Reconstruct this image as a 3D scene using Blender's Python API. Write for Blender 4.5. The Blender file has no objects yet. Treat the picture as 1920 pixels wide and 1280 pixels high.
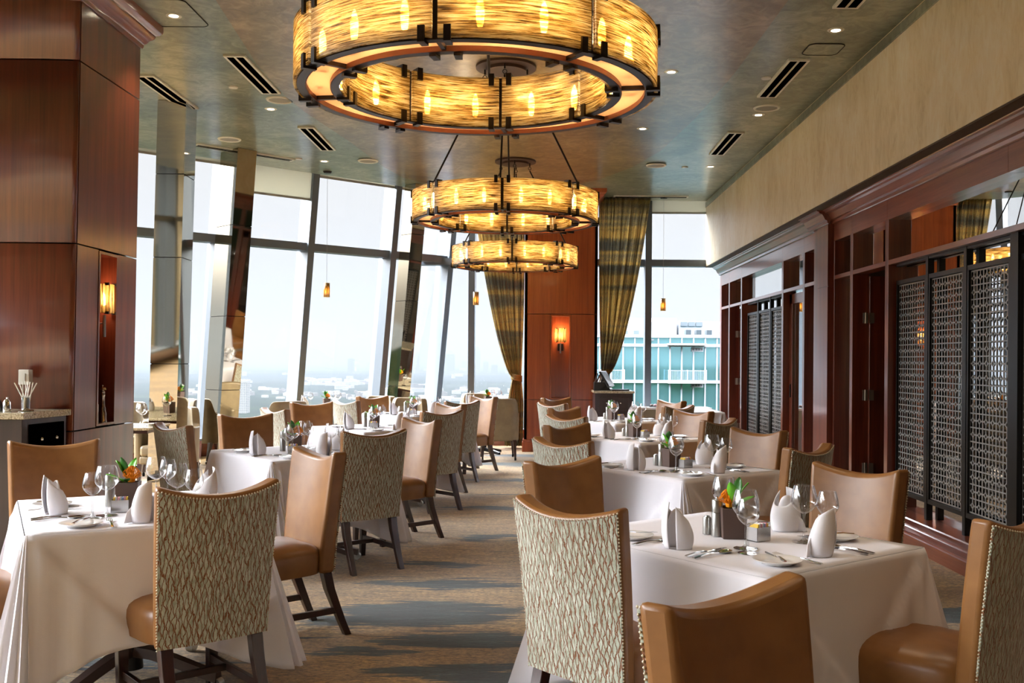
import bpy, math, random
from mathutils import Matrix, Vector
import numpy as np
PI = math.pi
S = bpy.context.scene
COL = S.collection

# ------------------------------------------------------------ camera
H = 1.42
cd = bpy.data.cameras.new('camera'); cam = bpy.data.objects.new('camera', cd); COL.objects.link(cam)
cd.sensor_width = 36.0
cd.lens = 1850 / 1920 * 36
cd.shift_x = -43 / 1920
cd.shift_y = 34 / 1920
cd.clip_start = 0.05; cd.clip_end = 60000
cam.matrix_world = Matrix.Translation((0, 0, H)) @ Matrix.Rotation(PI / 2, 4, 'X') @ Matrix.Rotation(0.0067, 4, 'Z')
S.camera = cam
# ------------------------------------------------------------ view, light
S.view_settings.view_transform = 'Standard'
S.view_settings.look = 'None'
S.view_settings.gamma = 1
S.view_settings.use_curve_mapping = False
S.view_settings.exposure = 1.75
c = S.cycles
c.use_denoising = True
c.max_bounces = 10; c.diffuse_bounces = 4; c.glossy_bounces = 4; c.transmission_bounces = 6
c.transparent_max_bounces = 24; c.volume_bounces = 0
c.sample_clamp_indirect = 6
c.caustics_reflective = False; c.caustics_refractive = False
c.use_adaptive_sampling = True; c.adaptive_threshold = 0.02

def lin(h):
    r = []
    for i in (0, 2, 4):
        v = int(h[i:i+2], 16) / 255
        r.append(v / 12.92 if v <= .04045 else ((v + .055) / 1.055) ** 2.4)
    return (r[0], r[1], r[2], 1)

W = bpy.data.worlds.new('hazy_sky'); S.world = W; W.use_nodes = True
nt = W.node_tree; N = nt.nodes; L = nt.links
N.clear()
out = N.new('ShaderNodeOutputWorld'); bg = N.new('ShaderNodeBackground')
tc = N.new('ShaderNodeTexCoord'); sp = N.new('ShaderNodeSeparateXYZ')
L.new(tc.outputs['Generated'], sp.inputs[0])
cr = N.new('ShaderNodeValToRGB')                      # overcast sky: pale at the horizon, much brighter overhead
L.new(sp.outputs['Z'], cr.inputs[0])
e = cr.color_ramp.elements
e[0].position = 0.0; e[0].color = (.264, .261, .257, 1)
e[1].position = .72; e[1].color = (5.4, 5.8, 6.5, 1)
x = e.new(.205); x.color = (.264, .261, .257, 1)
x = e.new(.32); x.color = (4.7, 5.0, 5.5, 1)
dt = N.new('ShaderNodeVectorMath'); dt.operation = 'DOT_PRODUCT'       # unseen glow added high left, like a veiled sun, to light the room
dt.inputs[1].default_value = Vector((-.72, .12, .68)).normalized()
L.new(tc.outputs['Generated'], dt.inputs[0])
mr = N.new('ShaderNodeMapRange'); mr.inputs[1].default_value = .74; mr.inputs[2].default_value = 1.0
mr.inputs[3].default_value = 0; mr.inputs[4].default_value = 14; mr.interpolation_type = 'SMOOTHSTEP'
L.new(dt.outputs['Value'], mr.inputs[0])
ad = N.new('ShaderNodeVectorMath'); ad.operation = 'ADD'
L.new(cr.outputs[0], ad.inputs[0]); L.new(mr.outputs[0], ad.inputs[1])
L.new(ad.outputs[0], bg.inputs[0]); bg.inputs[1].default_value = 1.0
L.new(bg.outputs[0], out.inputs[0])

def area_portal(loc, rot, sx, sy):
    l = bpy.data.lights.new('window_daylight', 'AREA'); l.shape = 'RECTANGLE'; l.size = sx; l.size_y = sy
    l.cycles.is_portal = True
    o = bpy.data.objects.new('window_daylight', l); COL.objects.link(o); o.location = loc; o.rotation_euler = rot
    return o

def spot(loc, energy, angle=1.5, color=(1, .80, .58), blend=.6, r=.04, name='downlight_beam'):
    l = bpy.data.lights.new(name, 'SPOT'); l.energy = energy; l.spot_size = angle; l.spot_blend = blend
    l.color = color; l.shadow_soft_size = r
    o = bpy.data.objects.new(name, l); COL.objects.link(o); o.location = loc
    return o

def point(loc, energy, color, r=.03, name='lamp_glow'):
    l = bpy.data.lights.new(name, 'POINT'); l.energy = energy; l.color = color; l.shadow_soft_size = r
    o = bpy.data.objects.new(name, l); COL.objects.link(o); o.location = loc
    return o

# ------------------------------------------------------------ materials
MATS = {}
class NT:
    def __init__(s, name):
        s.m = bpy.data.materials.new(name); s.m.use_nodes = True
        s.n = s.m.node_tree.nodes; s.l = s.m.node_tree.links
        s.b = s.n['Principled BSDF']; s.o = s.n['Material Output']
        MATS[name] = s.m
    def new(s, t, **kw):
        x = s.n.new(t)
        for k, v in kw.items(): setattr(x, k, v)
        return x
    def link(s, a, b): s.l.new(a, b)
    def coord(s, scale=(1, 1, 1), out='Object', loc=(0, 0, 0), rot=(0, 0, 0)):
        t = s.new('ShaderNodeTexCoord'); m = s.new('ShaderNodeMapping')
        m.inputs['Scale'].default_value = scale; m.inputs['Location'].default_value = loc
        m.inputs['Rotation'].default_value = rot
        s.link(t.outputs[out], m.inputs[0]); return m.outputs[0]
    def noise(s, vec, scale=5, detail=4, rough=.5, dist=0.0):
        x = s.new('ShaderNodeTexNoise'); x.inputs['Scale'].default_value = scale; x.inputs['Detail'].default_value = detail
        x.inputs['Roughness'].default_value = rough; x.inputs['Distortion'].default_value = dist
        s.link(vec, x.inputs['Vector']); return x.outputs['Fac']
    def ramp(s, fac, stops, interp='LINEAR'):
        x = s.new('ShaderNodeValToRGB'); x.color_ramp.interpolation = interp
        el = x.color_ramp.elements
        while len(el) < len(stops): el.new(.5)
        for q, (p, col) in zip(el, stops): q.position = p; q.color = col
        s.link(fac, x.inputs[0]); return x.outputs[0]
    def mix(s, fac, a, b, mode='MIX'):
        x = s.new('ShaderNodeMix', data_type='RGBA', blend_type=mode)
        for i, v in ((0, fac), (6, a), (7, b)):
            if hasattr(v, 'is_output'): s.link(v, x.inputs[i])
            else: x.inputs[i].default_value = v
        return x.outputs[2]
    def bump(s, h, strength=.3, dist=.01):
        x = s.new('ShaderNodeBump'); x.inputs['Strength'].default_value = strength; x.inputs['Distance'].default_value = dist
        s.link(h, x.inputs['Height']); s.link(x.outputs[0], s.b.inputs['Normal']); return x.outputs[0]
    def set(s, **kw):
        for k, v in kw.items():
            k = {'base': 'Base Color', 'rough': 'Roughness', 'metal': 'Metallic', 'coat': 'Coat Weight', 'coatr': 'Coat Roughness',
                 'sheen': 'Sheen Weight', 'spec': 'Specular IOR Level', 'emit': 'Emission Color', 'es': 'Emission Strength',
                 'trans': 'Transmission Weight', 'ior': 'IOR', 'sub': 'Subsurface Weight', 'alpha': 'Alpha'}[k]
            if hasattr(v, 'is_output'): s.link(v, s.b.inputs[k])
            else: s.b.inputs[k].default_value = v

def plain(name, h, rough=.5, **kw):
    t = NT(name); t.set(base=lin(h), rough=rough, **kw); return t.m

def wood(name, dark, light, axis='Z', rough=.3, coat=.4, scale=1.0):
    t = NT(name)
    sc = {'Z': (14, 14, .5), 'Y': (14, .5, 14), 'X': (.5, 14, 14)}[axis]
    v = t.coord(tuple(k * scale for k in sc))
    a = t.noise(v, 1.0, 5, .6, .3); b = t.noise(v, 6, 3, .6)
    f = t.mix(.35, a, b)
    t.set(base=t.ramp(f, [(.32, dark), (.68, light)]), rough=rough, coat=coat, coatr=.16)
    t.b.inputs['Coat IOR'].default_value = 1.6
    t.bump(b, .04, .002)
    return t.m

wood('mahogany', lin('4A1B0E'), lin('7E3820'), rough=.30, coat=.8)
wood('mahogany_moulding', lin('6A2E1C'), lin('94503A'), axis='Y', rough=.3, coat=1.0)
plain('grille_metal', '8C8B88', .35, metal=.35)
wood('mahogany_lit', lin('86391A'), lin('B85C2A'), rough=.32)  # same mahogany, made lighter and warmer to stand in for lamplight on the column
wood('dark_leg_wood', lin('1E0B07'), lin('3A1610'), rough=.28, coat=.5, scale=2)
wood('dark_cabinet_wood', lin('1C1012'), lin('33201F'), rough=.3, coat=.4)
plain('groove_black', '120806', .8)
plain('black_metal', '151515', .35, metal=.4)
plain('grey_metal', '626B74', .4)
plain('chandelier_metal', '2A2320', .38, metal=.7)
plain('canopy_bronze', '4A3428', .5, metal=.2)
plain('copper', '6E3C1C', .5)
plain('white_plastic', 'D9D6CC', .4)
plain('vent_white', 'E2E2D6', .5)
plain('vent_black', '020202', 1.0, spec=.0)
plain('speaker_cloth', '9C9C92', .8)
plain('black_plastic', '0C0C0D', .3)
plain('steel', 'C8C8C8', .22, metal=1.0)
plain('polished_steel', 'D8D8D8', .08, metal=1.0)
plain('brushed_steel', 'A9A8A4', .32, metal=1.0)
plain('hinge_steel', 'B9B2A6', .35, metal=.9)
plain('porcelain', 'F0EEEA', .12, coat=.5)
plain('vase_brown', '5A463E', .45)
t = NT('shade_grey'); t.n.remove(t.b); tl = t.new('ShaderNodeBsdfTranslucent'); tl.inputs[0].default_value = lin('D6D4C6')
df = t.new('ShaderNodeBsdfDiffuse'); df.inputs[0].default_value = lin('C2C0B2'); m1 = t.new('ShaderNodeMixShader'); m1.inputs[0].default_value = .65; t.link(tl.outputs[0], m1.inputs[1]); t.link(df.outputs[0], m1.inputs[2]); t.link(m1.outputs[0], t.o.inputs[0])
plain('green_leaf', '5DB020', .4)
plain('dark_leaf', '2F6A22', .4)
plain('yellow_petal', 'E8A400', .5)
plain('orange_petal', 'F59A0C', .5)
plain('paper_pink', 'E7A7B4', .7); plain('paper_white', 'F2F0EA', .7); plain('paper_blue', '9EB6E0', .7); plain('paper_yellow', 'F1C94A', .7)
plain('straw_white', 'E9E6DE', .5)
plain('granite_dark', '3A3532', .12, coat=.6)
plain('candle_wax', 'E8E0D0', .6)
plain('caster_black', '0A0A0A', .3, metal=.3)
plain('beige_ledge', 'A8A490', .6)
plain('pepper_chrome', 'B8A998', .12, metal=1)

t = NT('granite')
v = t.coord((1, 1, 1)); f = t.noise(v, 90, 4, .7)
t.set(base=t.ramp(f, [(.35, lin('6E6250')), (.5, lin('B5A98C')), (.65, lin('D8CFB8'))]), rough=.15, coat=.4)

t = NT('tan_leather')
v = t.coord((1, 1, 1)); f = t.noise(v, 9, 3, .5); g = t.noise(v, 260, 2, .5)
t.set(base=t.ramp(f, [(.3, lin('7A5026')), (.7, lin('8E6234'))]), rough=.38, spec=.5)
t.bump(g, .12, .0015)

t = NT('taupe_leather')
v = t.coord((1, 1, 1)); f = t.noise(v, 9, 3, .5); g = t.noise(v, 220, 2, .5)
t.set(base=t.ramp(f, [(.3, lin('85755C')), (.7, lin('978668'))]), rough=.38)
t.bump(g, .1, .0015)

t = NT('leaf_velvet')                                  # wavy brown veins round pale sage leaves
tcn = t.new('ShaderNodeTexCoord'); s3 = t.new('ShaderNodeSeparateXYZ'); t.link(tcn.outputs['Object'], s3.inputs[0])
def mth(op, a, b=None, c_=None):
    q = t.new('ShaderNodeMath', operation=op)
    for i, v in enumerate((a, b, c_)):
        if v is None: continue
        if hasattr(v, 'is_output'): t.link(v, q.inputs[i])
        else: q.inputs[i].default_value = v
    return q.outputs[0]
wob = t.noise(t.coord((44, 0, 40)), 1, 2, .6)
uu = mth('ADD', mth('MULTIPLY', s3.outputs['X'], 96.0), mth('MULTIPLY', wob, 1.7))
rr_ = mth('ROUND', uu)
par = mth('COSINE', mth('MULTIPLY', rr_, PI))
wn_ = t.new('ShaderNodeTexWhiteNoise', noise_dimensions='1D'); t.link(mth('FLOOR', mth('MULTIPLY', rr_, .01)), wn_.inputs['W'])
phz = mth('ADD', mth('MULTIPLY', s3.outputs['Z'], 84.0), mth('MULTIPLY', wn_.outputs[0], 6.28))
lowp = t.noise(t.coord((16, 0, 5)), 1, 2, .5)
phz = mth('ADD', phz, mth('MULTIPLY', lowp, 16.0))
off = mth('MULTIPLY', mth('MULTIPLY', par, .29), mth('SINE', phz))
dd = mth('ABSOLUTE', mth('SUBTRACT', mth('SUBTRACT', uu, rr_), off))
pile = t.noise(t.coord((60, 60, 25)), 1, 3, .6)
leaf = t.ramp(pile, [(.3, lin('848873')), (.55, lin('AEB4A4')), (.75, lin('CBD2C8'))])
edge = t.ramp(dd, [(.13, (0, 0, 0, 1)), (.22, (1, 1, 1, 1))])
t.set(base=t.mix(edge, lin('75451F'), leaf), rough=.75, sheen=.6)
t.b.inputs['Sheen Roughness'].default_value = .4
t.bump(edge, .5, .004)

plain('bead_trim', 'D8D0B8', .5)

t = NT('white_linen')
g = t.noise(t.coord((1, 1, 1)), 700, 2, .5); f = t.noise(t.coord((1, 1, 1)), 5, 3, .55)
t.set(base=lin('DEDDE4'), rough=.75, sheen=.15)
hh = t.mix(.08, f, g); t.bump(hh, .25, .03)

t = NT('napkin_linen')
g = t.noise(t.coord((1, 1, 1)), 30, 3, .5)
t.set(base=lin('E4E2E6'), rough=.75, sheen=.15); t.bump(g, .15, .01)

def clear_glass(name):
    t = NT(name); t.n.remove(t.b)
    tr = t.new('ShaderNodeBsdfTransparent'); tr.inputs[0].default_value = (.95, .955, .96, 1)
    g = t.new('ShaderNodeBsdfGlossy'); g.inputs['Roughness'].default_value = .0
    lw = t.new('ShaderNodeLayerWeight'); lw.inputs[0].default_value = .5
    pw = t.new('ShaderNodeMath', operation='POWER'); pw.inputs[1].default_value = 1.9; t.link(lw.outputs['Facing'], pw.inputs[0])
    mu = t.new('ShaderNodeMath', operation='MULTIPLY_ADD'); mu.inputs[1].default_value = 1.1; mu.inputs[2].default_value = .08; mu.use_clamp = True; t.link(pw.outputs[0], mu.inputs[0])
    ms = t.new('ShaderNodeMixShader'); t.link(mu.outputs[0], ms.inputs[0]); t.link(tr.outputs[0], ms.inputs[1]); t.link(g.outputs[0], ms.inputs[2])
    t.link(ms.outputs[0], t.o.inputs[0])
clear_glass('wine_glass_clear')
def thin_glass(name, tint=(1, 1, 1, 1), gl=1.0, rough=0.0, ior=1.45, keep=1.0):
    t = NT(name); t.n.remove(t.b)
    tr = t.new('ShaderNodeBsdfTransparent'); tr.inputs[0].default_value = tint
    g = t.new('ShaderNodeBsdfGlossy'); g.inputs['Roughness'].default_value = rough
    fr = t.new('ShaderNodeFresnel'); fr.inputs[0].default_value = ior
    mu = t.new('ShaderNodeMath', operation='MULTIPLY'); mu.inputs[1].default_value = gl; mu.use_clamp = True
    t.link(fr.outputs[0], mu.inputs[0])
    ms = t.new('ShaderNodeMixShader'); t.link(mu.outputs[0], ms.inputs[0]); t.link(tr.outputs[0], ms.inputs[1]); t.link(g.outputs[0], ms.inputs[2])
    t.link(ms.outputs[0], t.o.inputs[0]); return t.m
thin_glass('window_glass', (.965, .967, .97, 1), .8, ior=1.3)
thin_glass('door_glass', (.75, .74, .72, 1), 2.2, ior=1.5)

t = NT('bronze_mirror')
t.set(base=lin('B0A692'), rough=.03, metal=1.0)

def plaster(name, stops, rough, bumps=.15, sc=(1, 1, 1), coat=0.0, spec=.5):
    t = NT(name)
    v = t.coord(sc)
    a = t.noise(v, .9, 5, .6, .8); b = t.noise(v, 6, 6, .65, 1.5)
    f = t.mix(.45, a, b)
    t.set(base=t.ramp(f, stops), rough=rough, coat=coat, coatr=.2, spec=spec)
    t.bump(b, bumps, .01); return t.m
plaster('ceiling_green', [(.38, lin('5E6650')), (.5, lin('80866F')), (.62, lin('A8AA92'))], .28, .25, coat=.3)
plaster('ceiling_brown', [(.38, lin('6A583C')), (.5, lin('8C7652')), (.62, lin('B49C74'))], .28, .25, coat=.3)
plaster('cream_wall', [(.36, lin('DCC89C')), (.5, lin('F0E0BC')), (.64, lin('F8EED4'))], .38, .3, sc=(2, 2, .8))
plain('soffit_brown', '4A3A22', .6)
plain('wall_beige', 'A89B80', .7)
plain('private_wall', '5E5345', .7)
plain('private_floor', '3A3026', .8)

# carpet
t = NT('patterned_carpet')
tcn = t.new('ShaderNodeTexCoord')
warp = t.new('ShaderNodeTexNoise'); warp.inputs['Scale'].default_value = 1.0; warp.inputs['Detail'].default_value = 9; warp.inputs['Roughness'].default_value = .65
mp = t.new('ShaderNodeMapping'); mp.inputs['Scale'].default_value = (1.2, 7, 1); t.link(tcn.outputs['Object'], mp.inputs[0]); t.link(mp.outputs[0], warp.inputs['Vector'])
sb = t.new('ShaderNodeVectorMath', operation='SUBTRACT'); sb.inputs[1].default_value = (.5, .5, .5); t.link(warp.outputs['Color'], sb.inputs[0])
ms = t.new('ShaderNodeVectorMath', operation='MULTIPLY'); ms.inputs[1].default_value = (2.2, .62, 0); t.link(sb.outputs[0], ms.inputs[0])
wp = t.new('ShaderNodeVectorMath', operation='ADD'); t.link(tcn.outputs['Object'], wp.inputs[0]); t.link(ms.outputs[0], wp.inputs[1])
blobs = [(-.58, 6.86, .36, .12), (-.62, 6.28, .5, .13), (-.62, 5.5, .62, .30), (-.34, 5.0, .5, .16), (-.28, 7.85, .22, .22), (-.9, 4.78, .34, .07),
         (-.2, 4.45, .38, .16), (-2.2, 8.9, .5, .5), (2.45, 5.55, .5, .16), (-2.1, 5.0, .7, .10), (-2.2, 4.6, .8, .08), (.9, 4.4, .6, .3),
         (-.3, 11.6, .6, .12), (-.2, 13.4, .9, .3), (-.5, 9.4, .4, .10), (-.1, 14.6, 1.0, .2), (-.3, 10.4, .5, .06), (-3.3, 11, .6, .3), (2.3, 3.9, .4, .2), (-.3, 3.6, .8, .2), (.5, 2.6, .8, .3)]
acc = None
for (bx_, by_, rx, ry) in blobs:
    a = t.new('ShaderNodeVectorMath', operation='MULTIPLY_ADD'); a.inputs[1].default_value = (1 / rx, 1 / ry, 0); a.inputs[2].default_value = (-bx_ / rx, -by_ / ry, 0)
    t.link(wp.outputs[0], a.inputs[0])
    ln = t.new('ShaderNodeVectorMath', operation='LENGTH'); t.link(a.outputs[0], ln.inputs[0])
    if acc is None: acc = ln.outputs['Value']
    else:
        mn = t.new('ShaderNodeMath', operation='MINIMUM'); t.link(acc, mn.inputs[0]); t.link(ln.outputs['Value'], mn.inputs[1]); acc = mn.outputs[0]
streak = t.noise(t.coord((1.3, 24, 1)), 1.0, 7, .7, .5)
streak2 = t.noise(t.coord((1.6, 34, 1)), 1.0, 8, .72, .3)
ad = t.new('ShaderNodeMath', operation='MULTIPLY_ADD'); ad.inputs[1].default_value = 2.4; ad.inputs[2].default_value = -1.2; t.link(streak2, ad.inputs[0])
tot = t.new('ShaderNodeMath', operation='ADD'); t.link(acc, tot.inputs[0]); t.link(ad.outputs[0], tot.inputs[1])
mask = t.ramp(tot.outputs[0], [(.88, (1, 1, 1, 1)), (.97, (0, 0, 0, 1))])
bigt = t.noise(t.coord((.5, 1.6, 1)), 1.1, 4, .6)
base = t.ramp(bigt, [(.36, lin('7A582E')), (.48, lin('A68448')), (.60, lin('BCA06A'))])
stk = t.ramp(streak, [(.38, lin('4A3420')), (.50, lin('C0A67A')), (1.0, lin('D0B88C'))])
base = t.mix(.7, base, stk, 'MULTIPLY')
base = t.mix(.30, base, lin('CFB27C'))
tealn = t.ramp(t.noise(t.coord((2, 14, 1)), 1.5, 4, .6), [(.35, lin('101C1E')), (.58, lin('22383A')), (.72, lin('48605A'))])
tuft = t.noise(t.coord((1, 1.7, 1)), 34, 6, .8)
colr = t.mix(mask, base, tealn)
tf = t.ramp(tuft, [(.40, (.35, .35, .35, 1)), (.60, (1.35, 1.35, 1.35, 1))])
colr = t.mix(1.0, colr, tf, 'MULTIPLY')
mid_ = t.ramp(t.noise(t.coord((6, 20, 1)), 1.0, 6, .75, .6), [(.36, (.62, .62, .62, 1)), (.62, (1.3, 1.28, 1.22, 1))])
colr = t.mix(1.0, colr, mid_, 'MULTIPLY')
t.set(base=colr, rough=.95, sheen=.3); t.bump(tuft, .6, .01)

# curtain: blurred gold and slate bands
t = NT('curtain_cloth')
v = t.coord((1, 1, 1)); bd = t.noise(t.coord((.4, .4, 5.2)), 1, 2, .5)
sp_ = t.noise(t.coord((1, 1, 1)), 48, 3, .8)
f = t.mix(.36, bd, sp_)
cc_ = t.ramp(f, [(.38, lin('86847A')), (.46, lin('AA9C78')), (.52, lin('CEB680')), (.58, lin('A09880')), (.68, lin('807E76'))])
t.n.remove(t.b); df = t.new('ShaderNodeBsdfDiffuse'); tl = t.new('ShaderNodeBsdfTranslucent'); t.link(cc_, df.inputs[0]); t.link(cc_, tl.inputs[0])
m1 = t.new('ShaderNodeMixShader'); m1.inputs[0].default_value = .62; t.link(df.outputs[0], m1.inputs[1]); t.link(tl.outputs[0], m1.inputs[2]); t.link(m1.outputs[0], t.o.inputs[0])

# amber ribbed glass of the chandeliers
def amber(name, vertical=False, glow=0.0, deep='E8B45A'):
    t = NT(name); t.n.remove(t.b)
    sc = (90, 90, 3) if vertical else (7, 7, 210)
    st = t.noise(t.coord(sc), 1, 4, .7, .4)
    st2 = t.noise(t.coord((2, 2, 2)), 3, 3, .6)
    bp = t.new('ShaderNodeBump'); bp.inputs['Strength'].default_value = .7; bp.inputs['Distance'].default_value = .006; t.link(st, bp.inputs['Height'])
    c1 = t.ramp(st, [(.38, lin('4C3A18')), (.46, lin('A08048')), (.54, lin('DAC594')), (.66, lin('F4ECD6'))])
    tr = t.new('ShaderNodeBsdfTransparent'); t.link(c1, tr.inputs[0])
    tl = t.new('ShaderNodeBsdfTranslucent'); t.link(c1, tl.inputs[0]); t.link(bp.outputs[0], tl.inputs[1])
    gl = t.new('ShaderNodeBsdfGlossy'); gl.inputs['Roughness'].default_value = .12; t.link(bp.outputs[0], gl.inputs['Normal']); gl.inputs[0].default_value = (1, .95, .8, 1)
    m1 = t.new('ShaderNodeMixShader'); m1.inputs[0].default_value = .52; t.link(tr.outputs[0], m1.inputs[1]); t.link(tl.outputs[0], m1.inputs[2])
    m2 = t.new('ShaderNodeMixShader'); m2.inputs[0].default_value = .12; t.link(m1.outputs[0], m2.inputs[1]); t.link(gl.outputs[0], m2.inputs[2])
    t.link(m2.outputs[0], t.o.inputs[0]); return t.m
amber('ribbed_amber_glass'); amber('sconce_amber_glass', True)
t = NT('amber_diffuser'); t.n.remove(t.b)
tl = t.new('ShaderNodeBsdfTranslucent'); tl.inputs[0].default_value = lin('FFE2C0')
df = t.new('ShaderNodeBsdfDiffuse'); df.inputs[0].default_value = lin('F0C898')
m1 = t.new('ShaderNodeMixShader'); m1.inputs[0].default_value = .35; t.link(tl.outputs[0], m1.inputs[1]); t.link(df.outputs[0], m1.inputs[2]); t.link(m1.outputs[0], t.o.inputs[0])
def emis(name, col, s):
    t = NT(name); t.set(base=(0, 0, 0, 1), emit=col, es=s); return t.m
emis('bulb_glow', (1, .78, .50, 1), 36)
emis('downlight_glow', (1, .86, .66, 1), 6)
emis('pendant_glow', (1, .55, .2, 1), 6)

# outside
t = NT('far_forest')
v = t.coord((1, 1, 1)); a = t.noise(v, .009, 8, .75); b = t.noise(v, .0009, 4, .6)
gr = t.ramp(a, [(.40, lin('060C06')), (.52, lin('0D150C')), (.64, lin('1C2416'))])
t.set(base=t.mix(t.ramp(b, [(.55, (0, 0, 0, 1)), (.66, (.35, .35, .35, 1))]), gr, lin('34362C')), rough=1, spec=0.0)
t.bump(a, 1, 8)
plain('city_white', '6A6864', .8); plain('city_grey', '202428', .7); plain('city_tan', '3E3830', .8)
t = NT('city_windows')
br = t.new('ShaderNodeTexBrick'); br.offset = 0; br.inputs['Scale'].default_value = 1
br.inputs['Color1'].default_value = lin('20282E'); br.inputs['Color2'].default_value = lin('283038'); br.inputs['Mortar'].default_value = lin('6E6C66')
br.inputs['Mortar Size'].default_value = .9; br.inputs['Brick Width'].default_value = 3.2; br.inputs['Row Height'].default_value = 3.4
cx = t.new('ShaderNodeTexCoord'); s3 = t.new('ShaderNodeSeparateXYZ'); c3 = t.new('ShaderNodeCombineXYZ')
t.link(cx.outputs['Object'], s3.inputs[0]); aa = t.new('ShaderNodeMath', operation='ADD'); t.link(s3.outputs[0], aa.inputs[0]); t.link(s3.outputs[1], aa.inputs[1])
t.link(aa.outputs[0], c3.inputs[0]); t.link(s3.outputs[2], c3.inputs[1]); t.link(c3.outputs[0], br.inputs['Vector'])
t.set(base=br.outputs[0], rough=.5, spec=.1)
t = NT('teal_facade_glass'); t.set(base=lin('8FC8D4'), rough=.04, metal=.9, spec=.9)
plain('facade_white', '8A8C92', .6); plain('balcony_concrete', '8C8C88', .8); plain('louver_dark', '4A5054', .6)

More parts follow.
